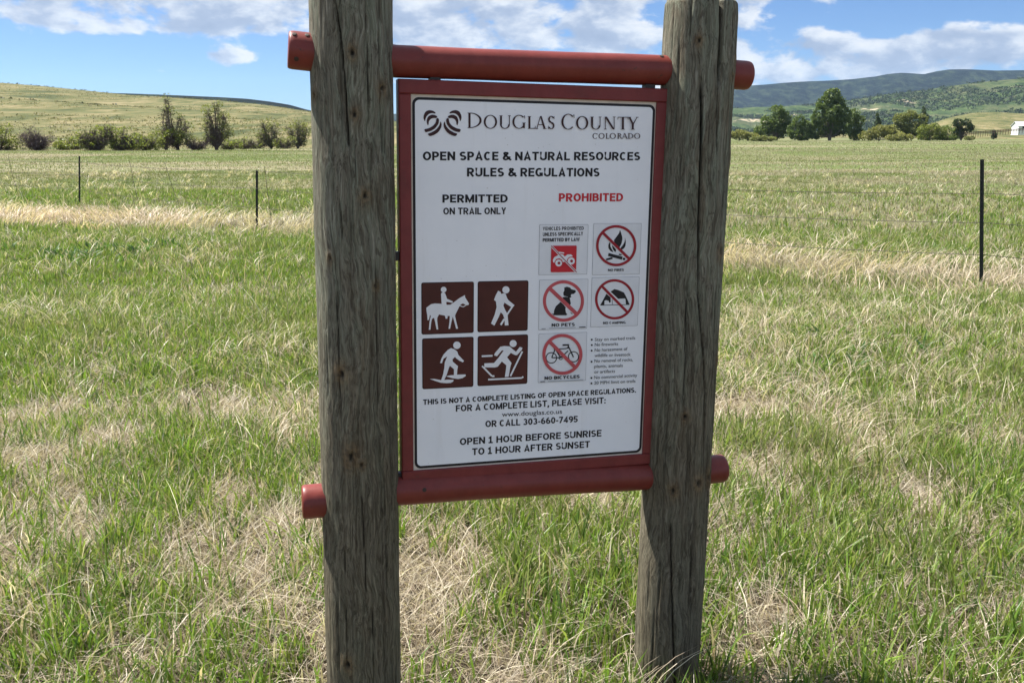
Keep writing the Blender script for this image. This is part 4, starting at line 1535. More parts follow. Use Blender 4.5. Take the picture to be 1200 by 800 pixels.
def tree(name, label, cat, px, dist, h, blobs, cols, nleaf, lsize, group, bark=BARK_G, twigs=40, trunk=0.028, hole=0.42, lean=0.0, shell=0.45, twig_r=0.02, forks=3, seed=1):
    """blobs: (dx, dz, rx, rz) as fractions of the height"""
    rng = np.random.default_rng(seed * 101 + 7)
    x = at_depth(px, dist)
    z = terrain_z(x, dist) - 0.05
    root = empty(name, (x, dist, z))
    tag(root, label, cat, group)
    bl = [(b[0] * h, rng.uniform(-.1, .1) * h, b[1] * h, b[2] * h, (b[2] + b[3]) * 0.5 * h * .9, b[3] * h) for b in blobs]
    V, F, C = [], [], []
    rt = trunk * h
    for b in bl:                                        # a limb to every mass of the crown, then twigs from it
        tgt = np.array(b[:3])
        for q in range(forks):
            end = tgt + rng.uniform(-.5, .5, 3) * np.array(b[3:6])
            st = np.array([rng.uniform(-.5, .5) * rt * 1.5, rng.uniform(-.5, .5) * rt, -0.1])
            m1 = st * .6 + end * .4 + np.array([lean * h * .1 + rng.uniform(-.05, .05) * h, rng.uniform(-.03, .03) * h, 0.02 * h])
            pts = [st, st * .85 + m1 * .15 + np.array([0, 0, .06 * h]), m1, (m1 + end) / 2 + rng.uniform(-.04, .04, 3) * h, end]
            limb(V, F, C, pts, [rt, rt * .8, rt * .5, rt * .3, rt * .12], np.array(bark) * rng.uniform(.8, 1.2), 6)
            for _ in range(max(2, twigs // (forks * len(bl)))):
                f = rng.uniform(.35, 1.0)
                i = min(3, int(f * 4))
                s0 = pts[i] + (pts[i + 1] - pts[i]) * (f * 4 - i)
                dr = rng.normal(size=3) * np.array([1, 1, .8]) + np.array([0, 0, .35])
                dr /= np.linalg.norm(dr)
                ln = rng.uniform(.25, .75) * min(b[3], b[5])
                e = s0 + dr * ln
                mm = (s0 + e) / 2 + rng.normal(size=3) * ln * .12
                limb(V, F, C, [s0, mm, e], [twig_r * 1.1, twig_r * .8, twig_r * .35], np.array(bark) * rng.uniform(.7, 1.3), 3)
                for _2 in range(2):
                    e2 = mm + (dr + rng.normal(size=3) * .8) * ln * .5
                    limb(V, F, C, [mm, e2], [twig_r * .6, twig_r * .25], np.array(bark) * rng.uniform(.7, 1.3), 3)
    mesh_obj('trunk', np.array(V), F, M['bark'], root, col=np.array(C))
    if nleaf:
        Lv, Lq, Lc = leaf_cloud(nleaf, bl, lsize, cols, rng, shell, hole, seed * 3.7)
        quads_mesh('crown', Lv, Lq, M['leaf'], Lc).parent = root
    return root


def brush(name, label, pts, hmin, hmax, per, cols, seed, flat=0.6):
    """far shrubs, each a small heap of leaf sprays standing on the ground"""
    rng = np.random.default_rng(seed)
    P = np.array(pts)
    n = len(P)
    h = rng.uniform(hmin, hmax, n)
    d = rng.normal(size=(n, per, 3)); d /= np.linalg.norm(d, axis=2)[..., None]
    d[..., 2] = np.abs(d[..., 2])
    c0 = P[:, None, :] + d * (h[:, None, None] * np.array([flat, flat, .9])) * rng.uniform(.5, 1.0, (n, per, 1))
    a = rng.normal(size=(n, per, 3)); a /= np.linalg.norm(a, axis=2)[..., None]
    b = np.cross(a, rng.normal(size=(n, per, 3))); b /= np.linalg.norm(b, axis=2)[..., None]
    s = (h[:, None, None] * .34) * rng.uniform(.6, 1.3, (n, per, 1))
    V = np.stack([c0 - a * s, c0 - b * s * .7, c0 + a * s, c0 + b * s * .7], 2).reshape(-1, 3)
    f = rng.random((n, 1, 1)) * .6 + rng.random((n, per, 1)) * .4
    C = np.repeat((np.array(cols[0]) * (1 - f) + np.array(cols[1]) * f).reshape(-1, 3), 4, axis=0)
    o = quads_mesh(name, V, np.arange(len(V)).reshape(-1, 4), M['leaf'], C)
    return tag(o, label, 'shrubs', kind='stuff')


def scrub():
    rng = np.random.default_rng(77)
    pts = []
    n = 26000
    az = np.radians(rng.uniform(9, 36, n)); R = rng.uniform(2150, 3010, n)
    X, Y = R * np.sin(az), R * np.cos(az)
    Z = FOOT(X, Y, az, R)
    nz = fbm(X * .006, Z * .03 + Y * .001, oct=4)
    k = nz > .40
    brush('scrub', 'dark scrub spread over the far foothill', np.stack([X, Y, Z], 1)[k][:9000], 3.0, 7.0, 9, ((0.014, 0.024, 0.010), (0.048, 0.064, 0.026)), 78, 1.0)
    # coarse tussocks that roughen the dry hill and the pale rise
    n = 9000
    az = np.radians(rng.uniform(-32, -8, n)); R = 125 + (HILL_D - 130) * rng.random(n) ** 0.8
    X, Y = R * np.sin(az), R * np.cos(az)
    Z = hill_z(X, Y)
    k = fbm(X * .03, Z * .25 + 5, oct=4) > .46
    pts = np.stack([X, Y, Z - .05], 1)[k]
    n = 2600
    az = np.radians(rng.uniform(20, 32, n)); R = rng.uniform(520, 1000, n)
    X, Y = R * np.sin(az), R * np.cos(az)
    Z = RISE(X, Y, az, R)
    k = fbm(X * .012, Z * .12 + 5, oct=4) > .5
    pts = np.vstack([pts, np.stack([X, Y, Z - .05], 1)[k]])
    brush('tussocks', 'olive and straw tussocks dotted over the dry slopes', pts, .22, .60, 6, ((0.062, 0.072, 0.026), (0.190, 0.165, 0.085)), 80, 1.6)
    # dark brush on the left hill: along the crest and along the gully
    pts = []
    az = np.radians(rng.uniform(-33, -11, 900))
    for a in az:
        if rng.random() < .30 + .6 * (math.degrees(a) > -19) * (math.degrees(a) < -16):
            r = HILL_D + rng.uniform(-12, 25)
            pts.append((r * math.sin(a), r * math.cos(a), float(hill_z(np.array(r * math.sin(a)), np.array(r * math.cos(a))))))
    for a in np.radians(rng.uniform(-33, -21.2, 1500)):
        r = 372 + 14 * math.sin(a * 14) + rng.normal() * 2.2 + 3
        if vnoise(np.array(math.degrees(a) * 1.7), np.array(3.0)) > .22:
            pts.append((r * math.sin(a), r * math.cos(a), float(hill_z(np.array(r * math.sin(a)), np.array(r * math.cos(a))))))
    brush('hill_brush', 'dark brush on the crest and gully of the dry hill', pts, .4, 1.15, 9, ((0.040, 0.045, 0.022), (0.085, 0.085, 0.040)), 79, 1.1)


scrub()

LG = 'bushes and trees along the foot of the dry hill'
RG = 'trees and shrubs at the far right edge of the pasture'
# left row, about 95 to 130 m away
tree('leafy_bush', 'yellow green bush cut by the left edge of the picture', 'bush', 0, 95, 3.5, [(-.25, .66, .34, .34), (.18, .48, .34, .34), (-.4, .3, .4, .3), (.4, .2, .35, .24)], GB, 1700, .10, LG, BARK_P, 260, .02, .47, twig_r=.02, forks=5, seed=1)
tree('bare_bush', 'bare purplish bush with a rounded crown of dark twigs', 'bush', 44, 95, 2.9, [(0, .55, .44, .42), (-.45, .42, .40, .36), (.45, .42, .40, .36), (0, .25, .6, .26)], GE, 160, .07, LG, BARK_V, 900, .018, .5, twig_r=.020, forks=9, seed=2)
tree('leafy_bush', 'low pale green bush at the right of the bare purplish bush', 'bush', 70, 97, 1.1, [(0, .45, .6, .45), (.7, .3, .6, .3)], GB, 420, .09, LG, BARK_P, 60, forks=4, seed=3)
tree('thicket_bush', 'wide bush with fresh green top and dark twiggy base, right of the first fence post', 'bush', 112, 95, 2.7, [(-.45, .5, .36, .36), (.05, .66, .46, .30), (.5, .62, .46, .32), (.0, .22, .8, .24)], GB, 1100, .10, LG, BARK_P, 900, .018, .52, twig_r=.024, forks=8, seed=4)
tree('thicket_bush', 'bright green topped dark bush standing in the middle of the left thicket', 'bush', 141, 96, 2.7, [(-.35, .70, .42, .28), (.25, .60, .45, .30), (.65, .4, .4, .3), (.05, .24, .8, .24)], GB, 1200, .10, LG, BARK_P, 800, .018, .50, twig_r=.024, forks=8, seed=5)
tree('thicket_bush', 'low dull green bush at the foot of the leaning tree, on its left', 'bush', 173, 98, 2.0, [(-.5, .55, .55, .38), (.4, .5, .55, .38), (0, .2, .9, .22)], GE, 800, .10, LG, BARK_P, 600, .018, .48, twig_r=.022, forks=7, seed=6)
tree('leaning_tree', 'tall half bare tree leaning left, its top thinly leafed', 'tree', 209, 103, 6.3, [(-.14, .88, .09, .11), (-.09, .70, .12, .13), (.03, .55, .16, .12), (.14, .42, .14, .12), (-.24, .34, .16, .14), (.10, .22, .22, .14)], GE, 800, .10, LG, BARK_P, 800, .016, .50, -.8, twig_r=.030, forks=5, seed=7)
tree('leafy_bush', 'yellowish bush under the leaning tree', 'bush', 195, 102, 2.7, [(-.3, .45, .45, .38), (.3, .55, .45, .36)], GB, 800, .11, LG, BARK_P, 240, .02, .46, twig_r=.022, forks=5, seed=8)
tree('bare_bush', 'dark leafless bush between the leaning tree and the upright tree', 'bush', 230, 103, 2.1, [(-.3, .5, .55, .42), (.5, .4, .5, .36), (0, .2, .9, .2)], GE, 160, .09, LG, BARK_V, 640, .018, .5, twig_r=.022, forks=8, seed=9)
tree('upright_tree', 'upright tree with olive crown forked above a short trunk', 'tree', 254, 104, 5.6, [(-.13, .78, .16, .16), (.06, .86, .14, .12), (.14, .62, .15, .16), (.20, .36, .15, .18), (-.16, .50, .14, .14), (-.12, .24, .16, .14)], GE, 1200, .10, LG, BARK_P, 800, .020, .46, twig_r=.028, forks=5, seed=10)
tree('bare_bush', 'low greyish bush right of the upright tree', 'bush', 287, 112, 1.7, [(-.9, .4, .6, .38), (-.1, .5, .6, .4), (.8, .45, .6, .38)], GE, 300, .10, LG, BARK_G, 480, .016, .46, twig_r=.02, forks=6, seed=11)
tree('leafy_bush', 'olive bush with a pale top, left of the two by the left log post', 'bush', 318, 116, 4.0, [(-.14, .76, .22, .20), (.14, .62, .22, .22), (-.22, .40, .24, .22), (.2, .26, .26, .22)], GE, 800, .10, LG, BARK_G, 560, .020, .46, twig_r=.026, forks=5, seed=12)
tree('leafy_bush', 'olive bush half hidden by the left log post', 'bush', 349, 118, 4.0, [(-.20, .56, .24, .26), (.08, .76, .26, .20), (.26, .56, .24, .26), (.0, .26, .36, .24)], GE, 850, .10, LG, BARK_G, 560, .020, .46, twig_r=.026, forks=5, seed=13)
tree('leafy_bush', 'small grey green bush beside the half hidden olive bush', 'bush', 334, 114, 1.8, [(-.4, .4, .5, .4), (.4, .5, .5, .42)], GE, 500, .10, LG, BARK_P, 320, .018, .46, twig_r=.02, forks=6, seed=14)
tree('leafy_bush', 'low olive bush filling the gap right of the bare purplish bush', 'bush', 88, 98, 1.7, [(-.5, .45, .6, .4), (.3, .55, .6, .4), (1.0, .4, .5, .36)], GB, 620, .10, LG, BARK_P, 240, .018, .46, twig_r=.02, forks=5, seed=41)
tree('bare_bush', 'low twiggy grey bush on the right half of the left thicket', 'bush', 158, 99, 1.8, [(-.6, .45, .7, .42), (.5, .5, .7, .42)], GE, 300, .09, LG, BARK_P, 520, .018, .47, twig_r=.022, forks=7, seed=42)
tree('bare_bush', 'faint pale twiggy bush between the upright tree and the log post bushes', 'bush', 301, 116, 1.9, [(-.6, .4, .7, .4), (.5, .5, .7, .42)], GE, 320, .09, LG, BARK_G, 480, .016, .46, twig_r=.02, forks=6, seed=43)
tree('leafy_bush', 'low yellow green bush beside the short trunk of the upright tree, on its right', 'bush', 268, 108, 1.5, [(-.3, .45, .7, .42), (.6, .42, .7, .4)], GB, 480, .10, LG, BARK_P, 240, .018, .46, twig_r=.02, forks=5, seed=44)
# right group, about 330 to 400 m away
RB = 0.16
tree('willow_shrub', 'pale straw coloured willow shrub right beside the right log post', 'shrub', 866, 345, 4.4, [(-1.2, .4, .7, .4), (0, .5, .8, .42), (1.0, .36, .7, .36)], GD, 2000, .30, RG, BARK_G, 60, .02, .40, twig_r=.05, seed=21)
tree('low_shrub', 'low dark grey green shrub standing alone in front of the tall trees', 'shrub', 894, 300, 2.1, [(-1.2, .40, .9, .40), (0, .5, 1.0, .44), (1.2, .42, .9, .4)], GE, 1500, .2, RG, BARK_P, 120, .02, .40, twig_r=.04, seed=22)
tree('cottonwood', 'rounded dark green tree, left of the tallest tree', 'tree', 910, 355, 13.6, [(-.02, .76, .24, .22), (.20, .58, .22, .22), (-.24, .54, .24, .22), (-.38, .26, .26, .22), (.12, .28, .36, .24), (-.1, .42, .3, .2)], GA, 6000, .36, RG, BARK_G, 70, .018, .45, twig_r=.06, seed=23)
tree('cottonwood', 'small dark green tree between the rounded tree and the tallest tree', 'tree', 937, 350, 10.2, [(-.05, .70, .26, .24), (.18, .46, .3, .26), (-.26, .40, .28, .26), (0, .18, .5, .18)], GA, 3200, .34, RG, BARK_G, 60, .018, .44, twig_r=.06, seed=24)
tree('cottonwood', 'tallest broad leafy tree on the right with a domed crown', 'tree', 972, 350, 19.4, [(.00, .84, .17, .14), (-.14, .68, .17, .16), (.15, .68, .15, .15), (-.24, .44, .16, .16), (.26, .48, .15, .16), (-.26, .20, .18, .18), (.06, .24, .24, .18), (.28, .22, .16, .18), (.02, .5, .22, .2)], GA, 11500, .38, RG, BARK_G, 90, .018, .46, twig_r=.07, seed=25)
tree('cottonwood', 'shadier tree leaning on the right flank of the tallest tree', 'tree', 1001, 356, 12.6, [(-.08, .74, .18, .2), (.10, .52, .22, .22), (-.16, .44, .2, .22), (.04, .2, .3, .2)], GA, 3600, .34, RG, BARK_G, 60, .018, .44, twig_r=.06, seed=26)
tree('willow_shrub', 'rounded straw green willow shrub right of the tall trees', 'shrub', 1030, 330, 6.4, [(-.65, .30, .5, .3), (-.2, .54, .5, .38), (.4, .5, .5, .38), (.95, .28, .5, .28)], GD, 3800, .30, RG, BARK_G, 80, .018, .42, twig_r=.05, seed=27)
tree('pine_tree', 'slim dark conifer behind the straw green willow', 'tree', 1027, 420, 12.4, [(0, .82, .06, .16), (0.03, .60, .12, .16), (-.02, .36, .18, .2)], GC, 1500, .34, RG, BARK_P, 40, .014, .40, twig_r=.05, seed=28)
tree('cottonwood', 'yellowish olive tree with a flat rounded crown', 'tree', 1063, 350, 11.6, [(-.28, .66, .26, .22), (.06, .76, .26, .2), (.34, .62, .24, .22), (-.36, .32, .3, .24), (.16, .34, .4, .26)], GE, 4800, .36, RG, BARK_G, 70, .018, .44, twig_r=.06, seed=29)
tree('pine_tree', 'dark pointed conifer rising behind the olive tree', 'tree', 1079, 400, 14.4, [(0, .84, .07, .14), (.04, .64, .15, .16), (-.05, .42, .2, .2)], GC, 1700, .36, RG, BARK_P, 40, .014, .40, twig_r=.05, seed=30)
tree('leafy_bush', 'fresh green bush, left of two beside the olive tree', 'bush', 1089, 340, 6.8, [(-.35, .5, .40, .36), (.1, .62, .4, .32), (.5, .40, .42, .34), (0, .2, .8, .2)], GB, 2600, .30, RG, BARK_G, 60, .018, .44, twig_r=.05, seed=31)
tree('leafy_bush', 'mid green bush against the dark leggy tree', 'bush', 1110, 342, 6.2, [(-.4, .46, .40, .36), (.1, .60, .42, .34), (.55, .44, .42, .34), (0, .2, .8, .2)], (GA[1], GB[0]), 2400, .30, RG, BARK_G, 60, .018, .44, twig_r=.05, seed=32)
tree('cottonwood', 'dark leggy tree at the right end of the tree group', 'tree', 1126, 340, 8.4, [(-.22, .74, .24, .20), (.12, .78, .24, .18), (.30, .54, .22, .2), (-.10, .40, .26, .2)], GC, 1900, .30, RG, BARK_P, 120, .020, .46, twig_r=.07, seed=33)
tree('low_shrub', 'tiny round shrub at the right end of the tree group', 'shrub', 1136, 335, 2.0, [(-.4, .45, .6, .42), (.4, .5, .6, .45)], GE, 420, .22, RG, BARK_P, 40, seed=34)
tree('low_shrub', 'straw coloured low shrub in front of the olive tree', 'shrub', 1054, 322, 3.0, [(-1.0, .40, .7, .38), (0, .5, .8, .42), (1.0, .4, .7, .38)], GD, 1400, .26, RG, BARK_G, 50, seed=35)
tree('small_tree', 'small lone dark tree on the pale rise near the white barn', 'tree', 1164, 470, 5.2, [(-.08, .68, .2, .26), (.12, .5, .2, .24), (0, .28, .3, .22)], GC, 700, .32, RG, BARK_P, 30, .02, .40, twig_r=.05, seed=36)


# ------------------------------------------------------------------ white barn and board fence, far right
def build_barn():
    D = 490.0
    x0 = at_depth(1192, D)
    g = HORIZON
    base = CAM_H + (160 - 154.0) / F_PX * D
    L, Wd, hw, hr = 15.0, 7.0, 2.7, 4.7
    root = empty('barn', (x0, D, base))
    tag(root, 'white barn cut by the right edge of the picture', 'barn')
    V = [(0, 0, -2), (L, 0, -2), (L, Wd, -2), (0, Wd, -2), (0, 0, hw), (L, 0, hw), (L, Wd, hw), (0, Wd, hw), (0, Wd / 2, hr - .1), (L, Wd / 2, hr - .1)]
    mesh_obj('wall', V, [(0, 1, 5, 4), (2, 3, 7, 6), (3, 0, 4, 8, 7), (1, 2, 6, 9, 5)], M['barn'], root)
    t, e = 0.18, 0.5
    sl = (hr - hw) / (Wd / 2)
    P = []
    for xx in (-e, L + e):
        P += [(xx, -e, hw - e * sl), (xx, Wd / 2, hr), (xx, Wd + e, hw - e * sl), (xx, Wd + e, hw - e * sl + t), (xx, Wd / 2, hr + t), (xx, -e, hw - e * sl + t)]
    Fc = [(0, 1, 2, 3, 4, 5)[::-1], (6, 7, 8, 9, 10, 11)] + [(i, (i + 1) % 6, 6 + (i + 1) % 6, 6 + i) for i in range(6)]
    mesh_obj('roof', P, Fc, M['roof'], root)
    for xx in (2.0, 9.0):
        Vw = [(xx, -.06, 1.2), (xx + 1.2, -.06, 1.2), (xx + 1.2, -.06, 2.6), (xx, -.06, 2.6), (xx, .02, 1.2), (xx + 1.2, .02, 1.2), (xx + 1.2, .02, 2.6), (xx, .02, 2.6)]
        mesh_obj('window', Vw, [(0, 1, 2, 3), (0, 4, 5, 1), (1, 5, 6, 2), (2, 6, 7, 3), (3, 7, 4, 0)], M['dark'], root)
    # brown board fence running from the tree group up to the barn
    pts = []
    for px, py, d in ((1120, 159.5, 400), (1140, 158.0, 415), (1165, 156.2, 430), (1187, 154.6, 440), (1210, 153.0, 450), (1240, 151.5, 455)):
        pts.append(np.array([at_depth(px, d), d, CAM_H + (160 - py) / F_PX * d]))
    V, Fc = [], []

    def box(p, q, wz, wy):
        o = len(V)
        for r in (p, q):
            for dy, dz in ((-wy, -wz), (wy, -wz), (wy, wz), (-wy, wz)):
                V.append(r + np.array([0, dy, dz]))
        Fc.extend([tuple(o + i for i in f) for f in ((0, 1, 5, 4), (1, 2, 6, 5), (2, 3, 7, 6), (3, 0, 4, 7), (3, 2, 1, 0), (4, 5, 6, 7))])
    for a, b in zip(pts[:-1], pts[1:]):
        for h in (.35, .75, 1.15):
            box(a + [0, 0, h], b + [0, 0, h], .11, .03)
        n = max(2, int(np.linalg.norm(b - a) / 2.4))
        for k in range(n):
            p = a + (b - a) * k / n
            o = len(V)
            for z in (-1.2, 1.35):
                V.extend([p + np.array([dx, dy + .08, z]) for dx, dy in ((-.08, -.05), (.08, -.05), (.08, .1), (-.08, .1))])
            Fc.extend([tuple(o + i for i in f) for f in ((0, 1, 5, 4), (1, 2, 6, 5), (2, 3, 7, 6), (3, 0, 4, 7), (4, 5, 6, 7))])
    fo = empty('board_fence', tuple(pts[0]))
    bpy.data.objects.remove(fo)
    tag(mesh_obj('board_fence', np.array(V), Fc, M['fencewood']), 'low brown board fence running up to the white barn', 'fence')


build_barn()

# ------------------------------------------------------------------ grass: uncountable, built as blades
TAN = np.array([(0.44, 0.380, 0.285), (0.34, 0.285, 0.210), (0.57, 0.51, 0.40), (0.37, 0.295, 0.220)])
STRAW = np.array([(0.62, 0.49, 0.365), (0.54, 0.40, 0.29), (0.68, 0.56, 0.43), (0.48, 0.375, 0.27)])
GRN = np.array([(0.130, 0.218, 0.030), (0.178, 0.255, 0.040), (0.095, 0.172, 0.036), (0.215, 0.262, 0.060)])
PALEG = np.array([(0.20, 0.22, 0.085), (0.24, 0.235, 0.105), (0.17, 0.205, 0.075), (0.27, 0.255, 0.13)])


def scatter(n, y0, y1, rng, mx=1.0):
    u = rng.random(n)
    # density even per area inside the view wedge
    y = np.sqrt(y0 * y0 + u * (y1 * y1 - y0 * y0))
    x = (rng.random(n) * 2 - 1) * (0.60 * y + mx)
    return x, y


def blades(x, y, h, w, col, bend, az, rng, segs=3, curl=0.0, z0=0.0, tip=None):
    """ribbons: base at (x, y), height h, width w, leaning by bend towards az, tips drooping by curl"""
    n = len(x)
    base = ground_z(x, y) + z0
    fa = rng.random(n) * math.pi * 2                      # which way the flat of the blade looks
    sx, sy = np.cos(fa) * w / 2, np.sin(fa) * w / 2
    dx, dy = np.cos(az), np.sin(az)
    lv = segs + 1
    ts = np.linspace(0, 1, lv)
    V = np.zeros((n, segs * 2 + 1, 3))
    C = np.zeros((n, segs * 2 + 1, 3))
    for i, t in enumerate(ts):
        out = h * (bend * t ** 1.6 + curl * t ** 3)
        up = h * (t * np.sqrt(np.clip(1 - (bend * 0.8) ** 2, 0.02, 1)) - curl * 0.75 * t ** 3.2)
        px_, py_, pz_ = x + dx * out, y + dy * out, base + np.maximum(up, 0.004)
        wd = (1 - 0.75 * t ** 2) if i < segs else 0
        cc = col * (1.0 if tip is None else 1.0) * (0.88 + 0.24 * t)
        if i < segs:
            V[:, i * 2] = np.stack([px_ - sx * wd, py_ - sy * wd, pz_], -1)
            V[:, i * 2 + 1] = np.stack([px_ + sx * wd, py_ + sy * wd, pz_], -1)
            C[:, i * 2] = cc; C[:, i * 2 + 1] = cc
        else:
            V[:, -1] = np.stack([px_, py_, pz_], -1)
            C[:, -1] = cc
    per = segs * 2 + 1
    o = (np.arange(n) * per)[:, None]
    loops = []
    pat = []
    for i in range(segs - 1):
        pat += [2 * i, 2 * i + 1, 2 * i + 3, 2 * i + 2]
    pat += [2 * segs - 2, 2 * segs - 1, 2 * segs]
    loops = (o + np.array(pat)[None, :]).ravel()
    tot = np.tile(np.array([4] * (segs - 1) + [3]), n)
    return V.reshape(-1, 3), loops, tot, C.reshape(-1, 3)


class Sward:
    def __init__(self):
        self.V, self.L, self.T, self.C, self.n = [], [], [], [], 0

    def add(self, *a, **k):
        V, L, T, C = blades(*a, **k)
        self.V.append(V); self.L.append(L + self.n); self.T.append(T); self.C.append(C)
        self.n += len(V)

    def build(self, name):
        V = np.vstack(self.V); L = np.concatenate(self.L); T = np.concatenate(self.T); C = np.vstack(self.C)
        st = np.concatenate([[0], np.cumsum(T)[:-1]])
        return fast_mesh(name, V, L, st, T, M['grass'], C)


def pick(pal, n, rng, var=0.16):
    c = pal[rng.integers(0, len(pal), n)]
    return c * (1 + rng.normal(size=(n, 1)) * var).clip(0.5, 1.5)


def clear_of_posts(x, y):
    k = np.ones(len(x), bool)
    for u in (-0.4505, 0.4265):
        p = B(u, -1.12, -0.02)
        k &= np.hypot(x - p[0], y - p[1]) > 0.098
    return k


def lushness(x, y):
    """how green the sward is here, 0 to 1"""
    n1 = fbm(x * 0.75 + 3, y * 0.75, oct=3)
    n2 = fbm(x * 3.6 + 9, y * 3.0 + 4, oct=3)
    n3 = fbm(x * 0.22 + 31, y * 0.3 + 5, oct=3)
    near = 0.67 + (n1 - 0.5) * 1.0 + (n2 - 0.5) * 2.9
    midg = 0.90 + (n1 - 0.5) * 1.0 + (n2 - 0.5) * 0.9 - 0.16 * sstep(0, 3, x)
    n4 = fbm(x * 0.07 + 3, y * 0.07 + 7, oct=4)
    far = 0.22 + 0.66 * sstep(.42, .56, n4 * .6 + n3 * .4) + (n1 - 0.5) * 0.5 + 0.12 * sstep(0, -12, x)
    g = near * (1 - sstep(4.0, 7.0, y)) + midg * sstep(4.0, 7.0, y) * (1 - sstep(13.5, 16.5, y)) + far * sstep(13.5, 16.5, y)
    sd = line_dist(x, y, STRAW_LINE)
    return np.clip(g, 0, 1), sd


def build_grass():
    rng = np.random.default_rng(5)
    sw = Sward()
    # 1 matted dead thatch lying between the tufts
    for n, y0, y1, w, hm in ((150000, 1.2, 5.0, 0.0024, 1.0), (80000, 5.0, 9.0, 0.0042, 1.0)):
        x, y = scatter(n, y0, y1, rng)
        k = clear_of_posts(x, y); x, y = x[k], y[k]
        g, sd = lushness(x, y)
        k = rng.random(len(x)) < 1.0 - 0.55 * g
        x, y = x[k], y[k]; n = len(x)
        sw.add(x, y, rng.uniform(.05, .17, n) * hm, rng.uniform(.7, 1.5, n) * w, pick(TAN, n, rng, .25), rng.uniform(.75, 1.15, n), rng.random(n) * 6.283, rng, 3, rng.uniform(-.1, .25, n), z0=0.002)
    # 2 green tufts, each a handful of upright blades
    for nt, per, y0, y1, h0, h1, w in ((9000, 8, 1.2, 4.6, .06, .18, .0072), (10500, 8, 4.6, 8.5, .07, .17, .0082), (10500, 8, 8.5, 14.5, .07, .15, .0105), (9000, 7, 14.5, 26, .08, .17, .017)):
        x, y = scatter(nt, y0, y1, rng)
        g, sd = lushness(x, y)
        k = (rng.random(nt) < g * 1.05) & (sd > rng.uniform(0.3, 1.9, nt))
        x, y, g = x[k], y[k], g[k]
        tone = fbm(x * 1.3 + 50, y * 1.3, oct=2)
        nt = len(x)
        X = np.repeat(x, per) + rng.normal(size=nt * per) * 0.022 * (1 + y0 / 8)
        Y = np.repeat(y, per) + rng.normal(size=nt * per) * 0.022 * (1 + y0 / 8)
        Tn = np.repeat(tone, per)
        k = clear_of_posts(X, Y); X, Y, Tn = X[k], Y[k], Tn[k]
        n = len(X)
        c = pick(GRN, n, rng)
        pale = pick(PALEG, n, rng)
        f = np.clip((Tn - 0.50) * 3.2 + rng.normal(size=n) * .22 + 0.3 * sstep(15, 20, Y), 0, 1)[:, None]
        c = c * (1 - f * .55) + pale * f * .55
        dry = rng.random(n) < 0.12
        c[dry] = pick(TAN, dry.sum(), rng)
        hh = rng.uniform(h0, h1, n) * (0.75 + 0.5 * Tn)
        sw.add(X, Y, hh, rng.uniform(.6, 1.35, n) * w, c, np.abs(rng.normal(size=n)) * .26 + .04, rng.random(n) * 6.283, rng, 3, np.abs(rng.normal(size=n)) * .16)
    # 3 single fill blades, green and pale
    for n, y0, y1, h0, h1, w in ((22000, 1.2, 5, .04, .12, .004), (60000, 5, 9, .05, .13, .005), (90000, 9, 16, .05, .13, .0075), (150000, 16, 40, .05, .12, .012), (140000, 40, 100, .05, .11, .026), (80000, 95, 340, .06, .13, .10)):
        x, y = scatter(n, y0, y1, rng)
        g, sd = lushness(x, y)
        k = clear_of_posts(x, y) & (sd > rng.uniform(0.2, 1.7, n)); x, y, g = x[k], y[k], g[k]
        n = len(x)
        c = pick(GRN, n, rng)
        c2 = pick(PALEG, n, rng)
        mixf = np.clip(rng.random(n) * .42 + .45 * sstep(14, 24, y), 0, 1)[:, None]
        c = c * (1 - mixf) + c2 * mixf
        keep = (y > 8) | (rng.random(n) < .35 + .65 * g)
        dry = rng.random(n) > g * .95 + .03
        c[dry] = pick(TAN, dry.sum(), rng)
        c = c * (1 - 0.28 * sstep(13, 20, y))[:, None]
        x, y, c = x[keep], y[keep], c[keep]
        n = len(x)
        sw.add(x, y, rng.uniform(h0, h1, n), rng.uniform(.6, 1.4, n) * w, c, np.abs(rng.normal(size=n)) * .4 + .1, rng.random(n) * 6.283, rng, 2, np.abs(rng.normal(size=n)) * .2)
    # 4 bleached curling wisps standing in the sward
    for nt, per, y0, y1, w in ((260, 9, 2.2, 4.4, .0022), (1500, 10, 4.0, 8.0, .0036), (900, 9, 8.0, 14, .005), (1500, 8, 15, 40, .011)):
        x, y = scatter(nt, y0, y1, rng)
        nz = fbm(x * .9 + 77, y * .9, oct=2)
        k = rng.random(nt) < np.clip((nz - .36) * 4, .05, 1)
        x, y = x[k], y[k]; nt = len(x)
        X = np.repeat(x, per) + rng.normal(size=nt * per) * .045
        Y = np.repeat(y, per) + rng.normal(size=nt * per) * .045
        k = clear_of_posts(X, Y); X, Y = X[k], Y[k]
        n = len(X)
        dirn = np.repeat(rng.random(nt) * 6.283, per)[k] + rng.normal(size=n) * .8
        sw.add(X, Y, rng.uniform(.12, .30, n), rng.uniform(.7, 1.5, n) * w, pick(TAN * 1.25, n, rng, .2), rng.uniform(.2, .75, n), dirn, rng, 5, rng.uniform(.2, .75, n))
    # 5 the tall straw belt along the fence
    n = 150000
    x, y = scatter(n, 7.0, 30, rng, 2.0)
    sd = line_dist(x, y, STRAW_LINE)
    nz = fbm(x * .8 + 11, y * .8, oct=3)
    nb = fbm(x * .28 + 41, y * .28 + 13, oct=3)
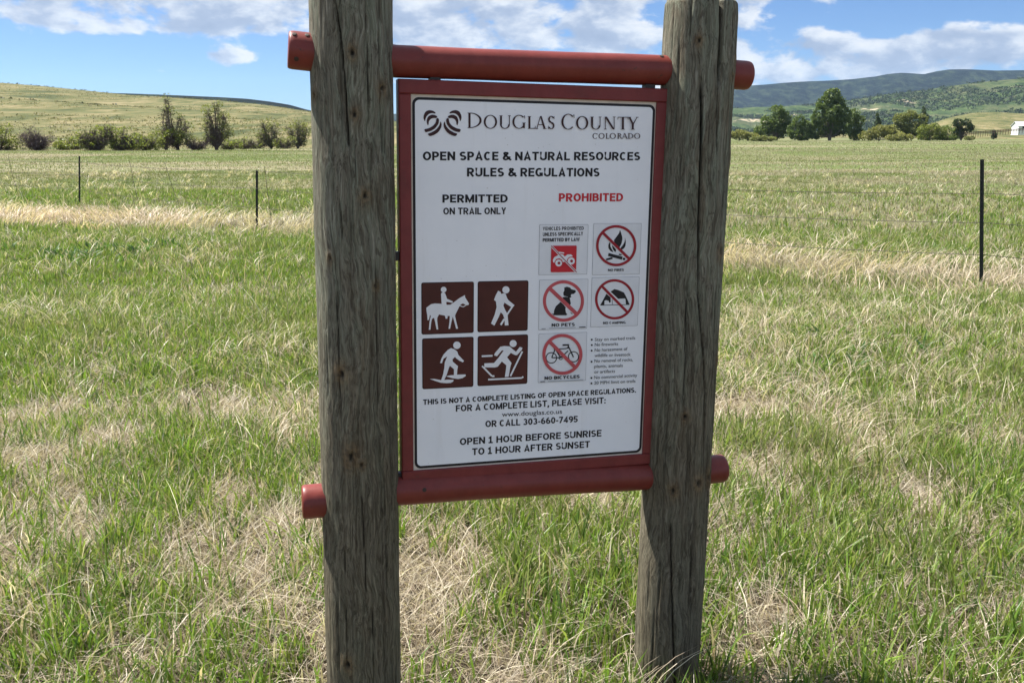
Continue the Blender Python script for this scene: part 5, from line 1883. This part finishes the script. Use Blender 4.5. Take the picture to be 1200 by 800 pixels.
    k = (sd + (nz - .5) * 2.6 + np.clip(.50 - nb, 0, 1) * 6 * (1 - sstep(-1, 2, x)) < rng.uniform(.3, 1.8, n) * (1 + .25 * sstep(0, 3, x)))
    x, y = x[k], y[k]; n = len(x)
    pink = fbm(x * .5 + 3, y * .5 + 8, oct=2)
    c = pick(TAN * 1.05, n, rng, .2); c2 = pick(STRAW, n, rng, .18)
    f = np.clip((pink - .35) * 4 + .35 * sstep(0, 3, x), 0, 1)[:, None]
    dirn = fbm(x * .7, y * .7, oct=2) * 12 + rng.normal(size=n) * .7
    sw.add(x, y, rng.uniform(.12, .36, n), rng.uniform(.7, 1.5, n) * (0.0035 + 0.00035 * y), c * (1 - f) + c2 * f, rng.uniform(.25, .9, n), dirn, rng, 4, rng.uniform(.1, .6, n))
    # a patch of dark broad-leaved weeds in the lush sward on the left
    for px, py, nt, sp in ((128, 299, 16, .5), (105, 303, 10, .35), (160, 296, 8, .4), (690, 470, 0, .2), (1010, 420, 6, .3)):
        g = ground_at(px, py)
        n = nt * 9
        if n:
            x = g[0] + np.repeat(rng.normal(size=nt) * sp, 9) + rng.normal(size=n) * .04
            y = g[1] + np.repeat(rng.normal(size=nt) * sp, 9) + rng.normal(size=n) * .04
            sw.add(x, y, rng.uniform(.10, .20, n), rng.uniform(.022, .04, n), pick(np.array([(0.050, 0.115, 0.028), (0.080, 0.150, 0.036)]), n, rng), rng.uniform(.3, .8, n), rng.random(n) * 6.283, rng, 3, rng.uniform(0, .3, n))
    # 6 a few taller seeded stalks
    n = 420
    x, y = scatter(n, 4, 22, rng)
    sw.add(x, y, rng.uniform(.28, .5, n), rng.uniform(.7, 1.3, n) * (.002 + .0004 * y), pick(TAN * 1.1, n, rng), rng.uniform(.1, .6, n), rng.random(n) * 6.283, rng, 5, rng.uniform(0, .3, n))
    o = sw.build('grass')
    tag(o, 'mixed green and dry meadow grass covering the ground round the sign', 'grass', kind='stuff')
    print('grass blades verts', sw.n)


build_grass()
